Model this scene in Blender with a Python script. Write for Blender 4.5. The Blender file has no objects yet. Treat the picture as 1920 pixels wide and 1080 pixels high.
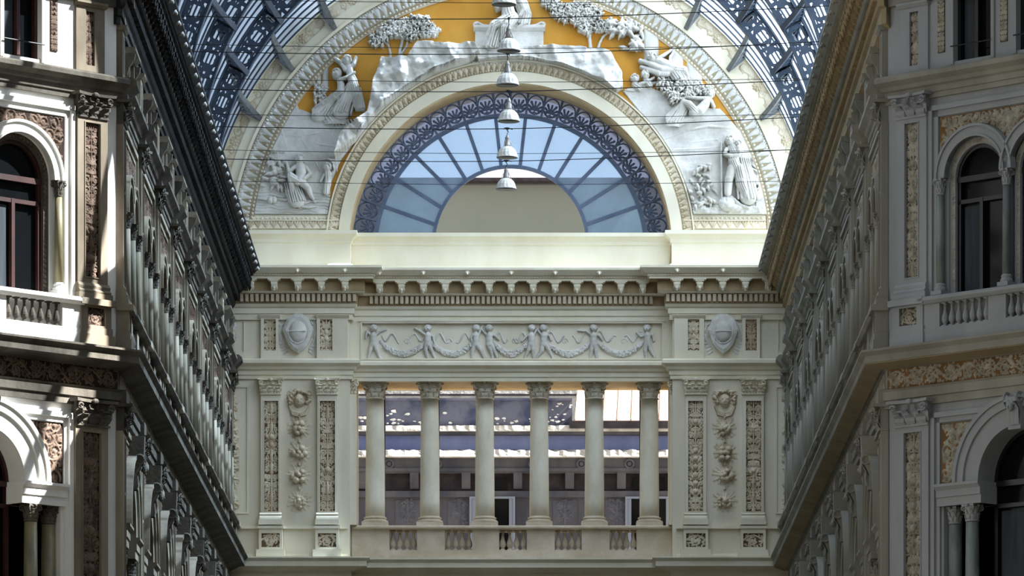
import bpy, math, random
import numpy as np
from mathutils import Vector, Matrix
from mathutils.geometry import delaunay_2d_cdt

PI = math.pi
R = math.radians
scene = bpy.context.scene
COL = scene.collection

# ------------------------------------------------------------------ camera
F_PX = 10400.0            # focal length in pixels of the 1920 wide frame
YE = 148.6                # distance to the end wall
CX, CZ = 0.47, 1.7
cam_d = bpy.data.cameras.new('camera')
cam_d.sensor_width = 36.0
cam_d.lens = 36.0 * F_PX / 1920.0
cam_d.shift_x = -(990 - 960) / 1920.0
cam_d.shift_y = (2080 - 540) / 1920.0
cam_d.clip_start = 0.5
cam_d.clip_end = 1000
cam = bpy.data.objects.new('camera', cam_d)
COL.objects.link(cam)
cam.location = (CX, 0, CZ)
cam.rotation_euler = (R(90), 0, 0)
scene.camera = cam

# ------------------------------------------------------------------ world, sun, exposure
w = bpy.data.worlds.new('sky'); scene.world = w
w.use_nodes = True
nt = w.node_tree; nt.nodes.clear()
wo = nt.nodes.new('ShaderNodeOutputWorld')
bg = nt.nodes.new('ShaderNodeBackground')
tc = nt.nodes.new('ShaderNodeTexCoord')
sx = nt.nodes.new('ShaderNodeSeparateXYZ')
rp = nt.nodes.new('ShaderNodeValToRGB')
rp.color_ramp.elements[0].position = 0.0
rp.color_ramp.elements[0].color = (2.5, 2.48, 2.45, 1)
e3 = rp.color_ramp.elements.new(0.26); e3.color = (2.2, 2.3, 2.45, 1)
rp.color_ramp.elements[-1].position = 0.55
rp.color_ramp.elements[-1].color = (0.74, 0.86, 1.0, 1)
nt.links.new(tc.outputs['Generated'], sx.inputs[0])
nt.links.new(sx.outputs['Z'], rp.inputs[0])
nt.links.new(rp.outputs[0], bg.inputs['Color'])
bg.inputs['Strength'].default_value = 0.42
nt.links.new(bg.outputs[0], wo.inputs['Surface'])

sun_d = bpy.data.lights.new('sun', 'SUN')
sun_d.energy = 28.0
sun_d.angle = R(0.25)
sun_d.color = (1.0, 0.98, 0.95)
sun = bpy.data.objects.new('sun', sun_d)
COL.objects.link(sun)
SUN_TO = Vector((0.70, -0.035, 0.71)).normalized()
sun.rotation_euler = SUN_TO.to_track_quat('Z', 'Y').to_euler()
sun.location = (40, 100, 90)

vs = scene.view_settings
vs.view_transform = 'Standard'; vs.look = 'None'; vs.gamma = 1.0
vs.use_curve_mapping = False
vs.exposure = 0.55
cy = scene.cycles
cy.max_bounces = 10; cy.diffuse_bounces = 5; cy.glossy_bounces = 2
cy.transmission_bounces = 4; cy.transparent_max_bounces = 12
cy.use_denoising = True
cy.caustics_reflective = False; cy.caustics_refractive = False

# ------------------------------------------------------------------ materials
def lin(c):
    return tuple(((v/255.)/12.92 if v/255. <= 0.04045 else ((v/255.+0.055)/1.055)**2.4) for v in c) + (1.0,)

MATS = {}
def mat(name, c1, c2=None, scale=1.5, rough=0.85, bump=0.0, metal=0.0, streak=1.0, detail=5, lo=0.35, hi=0.65, bscale=None):
    m = bpy.data.materials.new(name); m.use_nodes = True
    t = m.node_tree; b = t.nodes['Principled BSDF']
    b.inputs['Roughness'].default_value = rough
    b.inputs['Metallic'].default_value = metal
    if rough > 0.7: b.inputs['Specular IOR Level'].default_value = 0.2
    co = t.nodes.new('ShaderNodeTexCoord')
    ma = t.nodes.new('ShaderNodeMapping')
    ma.inputs['Scale'].default_value = (scale, scale, scale*streak)
    ge = t.nodes.new('ShaderNodeNewGeometry')
    t.links.new(ge.outputs['Position'], ma.inputs['Vector'])
    if c2 is not None:
        no = t.nodes.new('ShaderNodeTexNoise')
        no.inputs['Detail'].default_value = detail
        no.inputs['Roughness'].default_value = 0.6
        no.inputs['Scale'].default_value = 1.0
        t.links.new(ma.outputs[0], no.inputs['Vector'])
        cr = t.nodes.new('ShaderNodeValToRGB')
        cr.color_ramp.elements[0].position = lo; cr.color_ramp.elements[0].color = lin(c1)
        cr.color_ramp.elements[1].position = hi; cr.color_ramp.elements[1].color = lin(c2)
        t.links.new(no.outputs[0], cr.inputs[0])
        t.links.new(cr.outputs[0], b.inputs['Base Color'])
    else:
        b.inputs['Base Color'].default_value = lin(c1)
    if bump:
        n2 = t.nodes.new('ShaderNodeTexNoise')
        n2.inputs['Scale'].default_value = bscale or 12.0
        n2.inputs['Detail'].default_value = 6
        t.links.new(ge.outputs['Position'], n2.inputs['Vector'])
        bu = t.nodes.new('ShaderNodeBump')
        bu.inputs['Strength'].default_value = bump
        bu.inputs['Distance'].default_value = 0.03
        t.links.new(n2.outputs[0], bu.inputs['Height'])
        t.links.new(bu.outputs[0], b.inputs['Normal'])
    MATS[name] = m
    return m

def glassmat(name, tint, trans=0.5, diff=(200, 215, 235), rough=0.3, gloss=0.06, soft=0.0):
    """thin sheet of glass: clear part + milky part + a little reflection"""
    m = bpy.data.materials.new(name); m.use_nodes = True
    t = m.node_tree; t.nodes.clear()
    o = t.nodes.new('ShaderNodeOutputMaterial')
    tr = t.nodes.new('ShaderNodeBsdfTransparent'); tr.inputs[0].default_value = lin(tint)
    tl = t.nodes.new('ShaderNodeBsdfTranslucent'); tl.inputs[0].default_value = lin(diff)
    mx = t.nodes.new('ShaderNodeMixShader')
    ge = t.nodes.new('ShaderNodeNewGeometry')
    no = t.nodes.new('ShaderNodeTexNoise'); no.inputs['Scale'].default_value = 1.3; no.inputs['Detail'].default_value = 4
    t.links.new(ge.outputs['Position'], no.inputs['Vector'])
    mr = t.nodes.new('ShaderNodeMapRange')
    mr.inputs[1].default_value = 0.3; mr.inputs[2].default_value = 0.7
    mr.inputs[3].default_value = min(1, (1-trans)-0.1); mr.inputs[4].default_value = min(1, (1-trans)+0.1)
    t.links.new(no.outputs[0], mr.inputs[0])
    t.links.new(mr.outputs[0], mx.inputs[0])
    t.links.new(tr.outputs[0], mx.inputs[1]); t.links.new(tl.outputs[0], mx.inputs[2])
    gl = t.nodes.new('ShaderNodeBsdfGlossy'); gl.inputs['Roughness'].default_value = rough
    m2 = t.nodes.new('ShaderNodeMixShader'); m2.inputs[0].default_value = gloss
    t.links.new(mx.outputs[0], m2.inputs[1]); t.links.new(gl.outputs[0], m2.inputs[2])
    t.links.new(m2.outputs[0], o.inputs['Surface'])
    MATS[name] = m
    return m

mat('cream', (212, 202, 178), (230, 222, 202), 0.6, streak=0.35)
mat('cream_trim', (216, 206, 180), (232, 224, 202), 0.9, streak=0.4)
mat('ivory', (226, 216, 190), (240, 233, 212), 0.7, streak=0.5)
mat('tan', (178, 152, 112), (205, 184, 148), 1.2)
mat('tan_stone', (188, 172, 146), (214, 200, 178), 1.6, bump=0.3)
mat('ochre', (188, 128, 42), (210, 158, 72), 0.7, streak=0.6, lo=0.3, hi=0.7)
mat('relief', (192, 188, 178), (222, 219, 211), 1.8, bump=0.4)
mat('relief_warm', (190, 174, 146), (224, 212, 188), 3.0, bump=0.4)
mat('relief_rose', (150, 128, 104), (190, 172, 148), 3.0, bump=0.3)
mat('panel_brown', (88, 70, 50), (114, 92, 66), 2.0)
mat('shaft', (214, 205, 182), (238, 230, 210), 1.6, streak=0.5, bump=0.15)
mat('shaft_cap', (174, 165, 144), (210, 202, 182), 4.0, bump=0.5)
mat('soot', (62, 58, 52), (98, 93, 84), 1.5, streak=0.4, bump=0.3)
mat('stone_brown', (108, 98, 84), (136, 126, 110), 1.2, streak=0.4)
mat('boss_grey', (150, 148, 142), (176, 174, 168), 3.0)
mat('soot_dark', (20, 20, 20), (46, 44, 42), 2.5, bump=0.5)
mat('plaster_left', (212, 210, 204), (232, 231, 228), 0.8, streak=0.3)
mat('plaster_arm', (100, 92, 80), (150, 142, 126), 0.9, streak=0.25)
mat('brown_relief', (74, 60, 51), (116, 99, 86), 4.0, bump=0.4)
mat('brown_ground', (34, 22, 19), (52, 35, 28), 2.0)
mat('plaster_right_shaded', (142, 144, 147), (162, 164, 166), 0.6, streak=0.3)  # whitish plaster darkened; the shade of the right side is in its colour
mat('recess_tan', (146, 134, 104), (170, 158, 128), 2.0)
mat('plaster_arm_r', (130, 127, 117), (156, 152, 141), 0.8, streak=0.25)
mat('grey_relief', (130, 124, 110), (178, 171, 157), 5.0, bump=0.4)
mat('grey_relief_dk', (82, 76, 66), (140, 134, 120), 5.0, bump=0.4)
mat('ochre_ground', (104, 76, 44), (128, 96, 60), 2.0)
mat('stone_ground', (64, 60, 52), (92, 86, 74), 3.0)
mat('marble_arm', (120, 114, 98), (150, 144, 128), 2.0, streak=0.4)
mat('olive_ground', (84, 76, 54), (108, 98, 68), 2.0)
mat('soffit_tan', (140, 124, 96), (160, 144, 114), 0.9, streak=1)
mat('modillion_tan', (150, 128, 94), (172, 152, 118), 2.0)
mat('iron', (36, 50, 66), (56, 70, 86), 2.0, rough=0.55)
mat('iron_grey', (92, 96, 98), (120, 122, 122), 3.0, rough=0.6)
mat('lead_blue', (70, 84, 108), (88, 102, 124), 2.0, rough=0.6)
mat('wood_dark', (34, 24, 22), (52, 36, 32), 3.0, rough=0.5)
mat('wood_red', (44, 20, 18), (60, 30, 26), 3.0, rough=0.5)
mat('black_frame', (12, 12, 15), (22, 22, 26), 3.0, rough=0.4)
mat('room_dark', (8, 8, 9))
mat('curtain', (44, 48, 54), (64, 70, 76), 4.0, streak=0.1)
mat('marble_green', (150, 138, 100), (104, 100, 78), 2.0, streak=0.5, rough=0.4)
mat('marble_grey', (96, 100, 98), (140, 144, 142), 3.0, streak=0.4, rough=0.4)
mat('lamp_enamel', (158, 153, 144), (190, 186, 176), 6.0, rough=0.4)
mat('lamp_metal', (96, 90, 84), (140, 132, 124), 8.0, rough=0.5, metal=0.4)
mat('lamp_inside', (120, 118, 112), rough=0.35)
mat('cable', (28, 28, 30))
mat('far_wall_beige', (124, 130, 122), (134, 140, 132), 0.15)
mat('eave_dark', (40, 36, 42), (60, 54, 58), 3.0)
mat('far_slate', (54, 58, 78), (84, 86, 98), 1.2, lo=0.42, hi=0.58)
mat('far_blue', (108, 120, 166), (134, 144, 182), 0.8, streak=0.2)
mat('far_grey', (64, 66, 76), (92, 92, 98), 1.0, streak=0.4)
mat('far_relief', (74, 77, 88), (96, 97, 106), 3.0, bump=0.5)
mat('far_white', (164, 162, 158), (206, 204, 200), 3.0, bump=0.8, bscale=6)
mat('far_frame', (128, 136, 154))
mat('zinc_pink', (196, 158, 144), (222, 186, 172), 0.8, rough=0.5)
mat('floor_marble', (112, 104, 92), (140, 130, 116), 0.3, rough=0.4)
glassmat('roof_glass', (186, 212, 240), 0.24, (152, 166, 182))
glassmat('dome_glass', (205, 210, 214), 0.72, (96, 104, 112))
glassmat('lunette_glass', (166, 192, 220), 0.58, (140, 176, 215), gloss=0.05)
glassmat('frieze_glass', (126, 136, 162), 0.6, (116, 124, 150), gloss=0.04)
mat('window_glass', (16, 18, 20), rough=0.08)
MATS['window_glass'].node_tree.nodes['Principled BSDF'].inputs['Specular IOR Level'].default_value = 0.10

# ------------------------------------------------------------------ mesh helpers
class MB:
    """collects geometry; coordinates are (x along the wall, d out of the wall, z up)"""
    def __init__(s):
        s.v = []; s.f = []; s.arr = []
    def add(s, vs, fs):
        n = len(s.v)
        s.v += [(x, -d, z) for x, d, z in vs]
        s.f += [tuple(i + n for i in f) for f in fs]
        return s
    def box(s, x0, x1, d0, d1, z0, z1):
        if x0 > x1: x0, x1 = x1, x0
        if d0 > d1: d0, d1 = d1, d0
        if z0 > z1: z0, z1 = z1, z0
        v = [(x0, d1, z0), (x1, d1, z0), (x1, d0, z0), (x0, d0, z0), (x0, d1, z1), (x1, d1, z1), (x1, d0, z1), (x0, d0, z1)]
        return s.add(v, [(3, 2, 1, 0), (4, 5, 6, 7), (0, 1, 5, 4), (1, 2, 6, 5), (2, 3, 7, 6), (3, 0, 4, 7)])
    def extr(s, prof, x0, x1, close=True):
        """profile [(d,z)] extruded along x"""
        n = len(prof)
        v = [(x0, d, z) for d, z in prof] + [(x1, d, z) for d, z in prof]
        f = [(i, (i + 1) % n, n + (i + 1) % n, n + i) for i in range(n if close else n - 1)]
        f += [tuple(range(n))[::-1], tuple(range(n, 2 * n))]
        return s.add(v, f)
    def poly(s, pts, d0, d1):
        """outline [(x,z)] with thickness d0..d1"""
        n = len(pts)
        v = [(x, d0, z) for x, z in pts] + [(x, d1, z) for x, z in pts]
        f = [(i, (i + 1) % n, n + (i + 1) % n, n + i) for i in range(n)]
        f += [tuple(range(n))[::-1], tuple(range(n, 2 * n))]
        return s.add(v, f)
    def lathe(s, cx, cd, prof, n=20, a0=0, a1=2 * PI):
        full = abs(a1 - a0 - 2 * PI) < 1e-6
        m = n if full else n + 1
        v = []
        for r_, z in prof:
            for i in range(m):
                a = a0 + (a1 - a0) * i / n
                v.append((cx + r_ * math.cos(a), cd + r_ * math.sin(a), z))
        f = []
        for j in range(len(prof) - 1):
            for i in range(n):
                k = (i + 1) % m
                f.append((j * m + i, j * m + k, (j + 1) * m + k, (j + 1) * m + i))
        if full:
            f.append(tuple(range(m))[::-1]); f.append(tuple(range((len(prof) - 1) * m, len(prof) * m)))
        return s.add(v, f)
    def tube(s, pts, r_, n=6):
        rs = r_ if isinstance(r_, (list, tuple)) else [r_] * len(pts)
        P = [Vector(p) for p in pts]
        v = []
        for i, p in enumerate(P):
            t = (P[min(i + 1, len(P) - 1)] - P[max(i - 1, 0)]).normalized()
            a = t.cross(Vector((0, 0, 1)))
            if a.length < 1e-3: a = t.cross(Vector((1, 0, 0)))
            a.normalize(); b = t.cross(a)
            for k in range(n):
                q = p + (a * math.cos(2 * PI * k / n) + b * math.sin(2 * PI * k / n)) * rs[i]
                v.append(tuple(q))
        f = [(i * n + k, i * n + (k + 1) % n, (i + 1) * n + (k + 1) % n, (i + 1) * n + k) for i in range(len(P) - 1) for k in range(n)]
        f += [tuple(range(n))[::-1], tuple(range((len(P) - 1) * n, len(P) * n))]
        return s.add(v, f)
    def ball(s, c, r_, n=10, m=7):
        rx, rd, rz = r_ if isinstance(r_, (tuple, list)) else (r_, r_, r_)
        v = [(c[0], c[1], c[2] - rz)]
        for j in range(1, m):
            t = -PI / 2 + PI * j / m
            for i in range(n):
                a = 2 * PI * i / n
                v.append((c[0] + rx * math.cos(t) * math.cos(a), c[1] + rd * math.cos(t) * math.sin(a), c[2] + rz * math.sin(t)))
        v.append((c[0], c[1], c[2] + rz))
        f = [(0, 1 + (i + 1) % n, 1 + i) for i in range(n)]
        for j in range(m - 2):
            for i in range(n):
                f.append((1 + j * n + i, 1 + j * n + (i + 1) % n, 1 + (j + 1) * n + (i + 1) % n, 1 + (j + 1) * n + i))
        L = 1 + (m - 1) * n
        f += [(L, L - n + i, L - n + (i + 1) % n) for i in range(n)]
        return s.add(v, f)
    def arcband(s, cx, cz, r0, r1, d0, d1, a0=0, a1=PI, n=64):
        v = []
        for i in range(n + 1):
            a = a0 + (a1 - a0) * i / n
            c, q = math.cos(a), math.sin(a)
            v += [(cx + r0 * c, d0, cz + r0 * q), (cx + r1 * c, d0, cz + r1 * q), (cx + r1 * c, d1, cz + r1 * q), (cx + r0 * c, d1, cz + r0 * q)]
        f = []
        for i in range(n):
            for k in range(4):
                f.append((4 * i + k, 4 * i + (k + 1) % 4, 4 * i + 4 + (k + 1) % 4, 4 * i + 4 + k))
        f += [(3, 2, 1, 0), (4 * n, 4 * n + 1, 4 * n + 2, 4 * n + 3)]
        return s.add(v, f)
    def mesh(s, name):
        me = bpy.data.meshes.new(name)
        me.from_pydata(s.v, [], s.f)
        me.validate()
        return me

def frame(o, ux):
    """matrix of a wall: local x along ux, local y into the wall, z up"""
    ux = Vector((ux[0], ux[1], 0)).normalized()
    uy = Vector((-ux.y, ux.x, 0))
    M = Matrix.Identity(4)
    for i in range(3):
        M[i][0] = ux[i]; M[i][1] = uy[i]; M[i][2] = (0, 0, 1)[i]; M[i][3] = (o[0], o[1], 0)[i]
    return M

XL, XR, YC = -7.53, 7.47, 107.8
FE = frame((0, YE), (1, 0))
FL = frame((XL, YC), (0, 1))
FR = frame((XR, YE), (0, -1))
FOL = frame((XL, YC), (1, 1))
FOR = frame((XR, YC), (1, -1))
W0 = Matrix.Identity(4)

def T(x, d=0, z=0):
    return Matrix.Translation((x, -d, z))

def obj(name, mb, m, parent=None, M=None, smooth=False):
    me = mb.mesh(name) if isinstance(mb, MB) else mb
    me.materials.clear()
    me.materials.append(MATS[m])
    if smooth:
        me.polygons.foreach_set('use_smooth', [True] * len(me.polygons))
    o = bpy.data.objects.new(name, me)
    COL.objects.link(o)
    if parent is not None: o.parent = parent
    if M is not None: o.matrix_local = M
    return o

def tag(o, label=None, cat=None, group=None, kind=None):
    if label: o['label'] = label
    if cat: o['category'] = cat
    if group: o['group'] = group
    if kind: o['kind'] = kind
    return o

def thing(name, label, cat, M=None, group=None):
    o = bpy.data.objects.new(name, None); COL.objects.link(o)
    o.empty_display_size = 0.2
    if M is not None: o.matrix_local = M
    return tag(o, label, cat, group)

def struct(name, mb, m, M=None, parent=None, smooth=False):
    o = obj(name, mb, m, parent, M, smooth)
    if parent is None: o['kind'] = 'structure'
    return o

def copy_tree(o, parent=None):
    c = o.copy(); COL.objects.link(c)
    if parent is not None: c.parent = parent
    for ch in list(o.children): copy_tree(ch, c)
    return c

def place(o, M):
    o.matrix_local = M
    return o

def wprofile(path, prof, close=True):
    """moulding: profile [(d,z)] swept along a plan path with mitred corners; d is to the right of the heading (into the room)"""
    P = [Vector((p[0], p[1])) for p in path]
    n = len(P)
    offs = []
    for i in range(n):
        a = (P[i] - P[i - 1]).normalized() if i > 0 else None
        b = (P[i + 1] - P[i]).normalized() if i < n - 1 else None
        if a is None: a = b
        if b is None: b = a
        na = Vector((a.y, -a.x)); nb = Vector((b.y, -b.x))
        m_ = (na + nb).normalized()
        offs.append(m_ / max(0.3, m_.dot(na)))
    v = []; f = []
    k = len(prof)
    for i in range(n):
        for d, z in prof:
            q = P[i] + offs[i] * d
            v.append((q.x, -q.y, z))
    for i in range(n - 1):
        for j in range(k if close else k - 1):
            f.append((i * k + j, i * k + (j + 1) % k, (i + 1) * k + (j + 1) % k, (i + 1) * k + j))
    f += [tuple(range(k))[::-1], tuple(range((n - 1) * k, n * k))]
    mb = MB(); mb.add(v, f)      # add() negates y back
    return mb

# ------------------------------------------------------------------ carved relief (height fields)
class HF:
    def __init__(s, x0, x1, z0, z1, cell):
        s.nx = max(3, int(round((x1 - x0) / cell)) + 1); s.nz = max(3, int(round((z1 - z0) / cell)) + 1)
        s.x = np.linspace(x0, x1, s.nx); s.z = np.linspace(z0, z1, s.nz)
        s.H = np.full((s.nz, s.nx), -1.0)
        s.cell = cell
    def win(s, xa, xb, za, zb):
        i0 = max(0, int(np.searchsorted(s.x, xa)) - 1); i1 = min(s.nx, int(np.searchsorted(s.x, xb)) + 1)
        j0 = max(0, int(np.searchsorted(s.z, za)) - 1); j1 = min(s.nz, int(np.searchsorted(s.z, zb)) + 1)
        return i0, i1, j0, j1
    def _put(s, sl, h, k):
        A = s.H[sl]
        if k > 0:
            both = (A > -0.5) & (h > -0.5)
            t = np.clip(0.5 + 0.5 * (A - h) / k, 0, 1)
            sm = A * t + h * (1 - t) + k * t * (1 - t)
            s.H[sl] = np.where(both, sm, np.maximum(A, h))
        else:
            s.H[sl] = np.maximum(A, h)
    def cap(s, a, b, ra, rb, base=0.0, base2=None, hs=1.0, k=0.0, folds=0, famp=0.15):
        if base2 is None: base2 = base
        r_ = max(ra, rb)
        i0, i1, j0, j1 = s.win(min(a[0], b[0]) - r_, max(a[0], b[0]) + r_, min(a[1], b[1]) - r_, max(a[1], b[1]) + r_)
        if i1 <= i0 or j1 <= j0: return
        X, Z = np.meshgrid(s.x[i0:i1], s.z[j0:j1])
        dx, dz = b[0] - a[0], b[1] - a[1]
        L2 = dx * dx + dz * dz + 1e-12
        t = np.clip(((X - a[0]) * dx + (Z - a[1]) * dz) / L2, 0, 1)
        px, pz = a[0] + t * dx, a[1] + t * dz
        dist = np.hypot(X - px, Z - pz)
        rr = ra + (rb - ra) * t
        h = (base + (base2 - base) * t) + hs * np.sqrt(np.maximum(0, rr * rr - dist * dist))
        if folds:
            lat = ((X - px) * dz - (Z - pz) * dx) / math.sqrt(L2) / np.maximum(rr, 1e-6)
            h = h + famp * rr * np.cos(lat * PI * folds + 3 * t) * np.sqrt(np.clip(1 - (dist / np.maximum(rr, 1e-6)) ** 2, 0, 1))
        h = np.where(dist < rr, np.maximum(h, 0.002), -1.0)
        s._put((slice(j0, j1), slice(i0, i1)), h, k)
    def chain(s, pts, base=0.0, hs=1.0, k=0.0, folds=0, famp=0.15):
        """pts: (x, z, r) or (x, z, r, base)"""
        for p, q in zip(pts[:-1], pts[1:]):
            s.cap((p[0], p[1]), (q[0], q[1]), p[2], q[2], p[3] if len(p) > 3 else base, q[3] if len(q) > 3 else base, hs, k, folds, famp)
    def blob(s, x, z, rx, rz=None, h=None, base=0.0, k=0.0, rot=0.0):
        rz = rz or rx; h = h or min(rx, rz)
        m = max(rx, rz)
        i0, i1, j0, j1 = s.win(x - m, x + m, z - m, z + m)
        if i1 <= i0 or j1 <= j0: return
        X, Z = np.meshgrid(s.x[i0:i1] - x, s.z[j0:j1] - z)
        c, q = math.cos(rot), math.sin(rot)
        U = (X * c + Z * q) / rx; V = (-X * q + Z * c) / rz
        e = 1 - U * U - V * V
        hh = np.where(e > 0, base + h * np.sqrt(np.maximum(e, 0)), -1.0)
        s._put((slice(j0, j1), slice(i0, i1)), hh, k)
    def spiral(s, x, z, r0, turns, a0, dirn=1, w=0.02, hs=1.0, flower=True, n=None):
        n = n or int(12 * turns) + 6
        pts = []
        for i in range(n + 1):
            t = i / n
            a = a0 + dirn * 2 * PI * turns * t
            rr = r0 * (1 - t) ** 0.8 + 0.1 * r0
            pts.append((x + rr * math.cos(a), z + rr * math.sin(a), w * (1.0 - 0.45 * t)))
        s.chain(pts, hs=hs)
        for i in range(2, n, 3):            # curling leaves on the outside
            px, pz, w_ = pts[i]
            ang = math.atan2(pz - z, px - x) + dirn * 0.7
            s.cap((px, pz), (px + 2.3 * w * math.cos(ang), pz + 2.3 * w * math.sin(ang)), w * 0.8, w * 0.3, hs=hs * 0.8)
        if flower:
            for k_ in range(6):
                a = k_ * PI / 3
                s.blob(x + 0.2 * r0 * math.cos(a), z + 0.2 * r0 * math.sin(a), 0.14 * r0, h=0.12 * r0 * hs)
            s.blob(x, z, 0.12 * r0, h=0.2 * r0 * hs)
    def leaf(s, x, z, ang, L, wd, lobes=3, hs=1.0):
        c, q = math.cos(ang), math.sin(ang)
        s.cap((x, z), (x + L * c, z + L * q), wd * 0.5, wd * 0.15, hs=hs)
        for i in range(1, lobes + 1):
            t = i / (lobes + 1)
            bx, bz = x + L * t * c, z + L * t * q
            for sg in (-1, 1):
                a = ang + sg * 0.8
                l2 = wd * (1.25 - t * 0.6)
                s.cap((bx, bz), (bx + l2 * math.cos(a), bz + l2 * math.sin(a)), wd * 0.3, wd * 0.12, hs=hs * 0.8)
    def noise(s, amp, size, seed=0, only=True):
        rg = np.random.RandomState(seed)
        tot = np.zeros_like(s.H)
        for o_ in range(3):
            sz = size / 2 ** o_
            gx = int((s.x[-1] - s.x[0]) / sz) + 3; gz = int((s.z[-1] - s.z[0]) / sz) + 3
            g = rg.rand(gz, gx)
            u = (s.x - s.x[0]) / sz; v = (s.z - s.z[0]) / sz
            iu = u.astype(int); iv = v.astype(int); fu = u - iu; fv = v - iv
            fu = fu * fu * (3 - 2 * fu); fv = fv * fv * (3 - 2 * fv)
            G = lambda a, b: g[np.ix_(iv + a, iu + b)]
            F_ = fu[None, :]; Q = fv[:, None]
            tot += (G(0, 0) * (1 - F_) * (1 - Q) + G(0, 1) * F_ * (1 - Q) + G(1, 0) * (1 - F_) * Q + G(1, 1) * F_ * Q - 0.5) / 2 ** o_
        s.H = np.where(s.H > -0.5, np.maximum(s.H + amp * tot, 0.003), s.H)
    def mask(s, fn):
        X, Z = np.meshgrid(s.x, s.z)
        s.H = np.where(fn(X, Z), s.H, -1.0)
    def mesh(s, name, d0=0.0, mp=None, mx=1.0):
        on = s.H > -0.5
        q = on[:-1, :-1] | on[1:, :-1] | on[:-1, 1:] | on[1:, 1:]
        js, is_ = np.nonzero(q)
        used = np.zeros(s.H.shape, bool)
        for a in (0, 1):
            for b in (0, 1):
                used[js + a, is_ + b] = True
        idx = np.full(s.H.shape, -1, int)
        idx[used] = np.arange(used.sum())
        X, Z = np.meshgrid(s.x, s.z)
        D = d0 + np.maximum(s.H, 0) * mx
        xs, ds, zs = X[used], D[used], Z[used]
        if mp is not None: xs, ds, zs = mp(xs, ds, zs)
        co = np.stack([xs, -ds, zs], 1).astype(np.float32)
        fa = np.stack([idx[js, is_], idx[js, is_ + 1], idx[js + 1, is_ + 1], idx[js + 1, is_]], 1)
        me = bpy.data.meshes.new(name)
        me.vertices.add(len(co)); me.vertices.foreach_set('co', co.ravel())
        me.loops.add(fa.size); me.loops.foreach_set('vertex_index', fa.ravel().astype(np.int32))
        me.polygons.add(len(fa))
        me.polygons.foreach_set('loop_start', (np.arange(len(fa)) * 4).astype(np.int32))
        me.polygons.foreach_set('use_smooth', np.ones(len(fa), bool))
        me.update(calc_edges=True)
        return me

def polar(cx, cz, flip=1):
    """maps (arc length / r at radius rz, r) -> arc: x is the angle, z the radius"""
    def f(x, d, z):
        return cx + z * np.cos(x), d, cz + z * np.sin(x)
    return f

# ornament patterns ---------------------------------------------------
def candelabra(w, h, seed, cell=0.012, top='figure'):
    """mirrored grotesque panel, x in 0..w, z in 0..h"""
    rg = random.Random(seed)
    hf = HF(0, w, 0, h, cell)
    c = w / 2
    s = w / 0.36
    hf.chain([(c, 0.02, 0.02 * s), (c, h - 0.02, 0.014 * s)])
    z = 0.06 * s
    i = 0
    while z < h - 0.12 * s:
        kind = rg.choice(['scroll', 'vase', 'leaf', 'scroll', 'fig'])
        if kind == 'scroll':
            st = 0.2 * s
            for sg in (-1, 1):
                hf.spiral(c + sg * 0.1 * s, z + 0.09 * s, 0.07 * s, 1.3, PI / 2 - sg * PI / 2, sg, 0.017 * s)
        elif kind == 'vase':
            st = 0.2 * s
            hf.blob(c, z + 0.09 * s, 0.07 * s, 0.075 * s, 0.05 * s)
            hf.cap((c - 0.05 * s, z + 0.01 * s), (c + 0.05 * s, z + 0.01 * s), 0.014 * s, 0.014 * s)
            for sg in (-1, 1):
                hf.leaf(c + sg * 0.07 * s, z + 0.03 * s, PI / 2 - sg * 0.5, 0.13 * s, 0.05 * s)
        elif kind == 'leaf':
            st = 0.17 * s
            for sg in (-1, 1):
                for a in (0.35, 0.85, 1.3):
                    hf.leaf(c, z, PI / 2 - sg * a, 0.15 * s, 0.04 * s, 2)
        else:
            st = 0.32 * s
            hf.blob(c, z + 0.25 * s, 0.028 * s, 0.034 * s, 0.035 * s)
            hf.chain([(c, z + 0.21 * s, 0.03 * s), (c, z + 0.11 * s, 0.036 * s), (c - 0.02 * s, z + 0.01 * s, 0.018 * s)], hs=1.1)
            hf.chain([(c, z + 0.11 * s, 0.034 * s), (c + 0.025 * s, z + 0.01 * s, 0.018 * s)])
            for sg in (-1, 1):
                hf.chain([(c + sg * 0.03 * s, z + 0.2 * s, 0.015 * s), (c + sg * 0.09 * s, z + 0.17 * s, 0.012 * s), (c + sg * 0.07 * s, z + 0.26 * s, 0.01 * s)])
                hf.spiral(c + sg * 0.115 * s, z + 0.08 * s, 0.045 * s, 1.1, PI / 2, sg, 0.013 * s, flower=False)
        z += st
        i += 1
    for _ in range(int(h * w * 300)):
        x_, z_ = rg.uniform(0.05 * w, 0.42 * w), rg.uniform(0, h)
        a = rg.uniform(0, 2 * PI)
        for sg in (-1, 1):
            xx = c + sg * (c - x_)
            hf.cap((xx, z_), (xx + sg * 0.03 * s * math.cos(a), z_ + 0.03 * s * math.sin(a)), 0.012 * s, 0.006 * s, hs=0.8)
    hf.mask(lambda X, Z: (X > 0.02 * w) & (X < 0.98 * w) & (Z > 0.008 * w) & (Z < h - 0.008 * w))
    return hf

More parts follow.
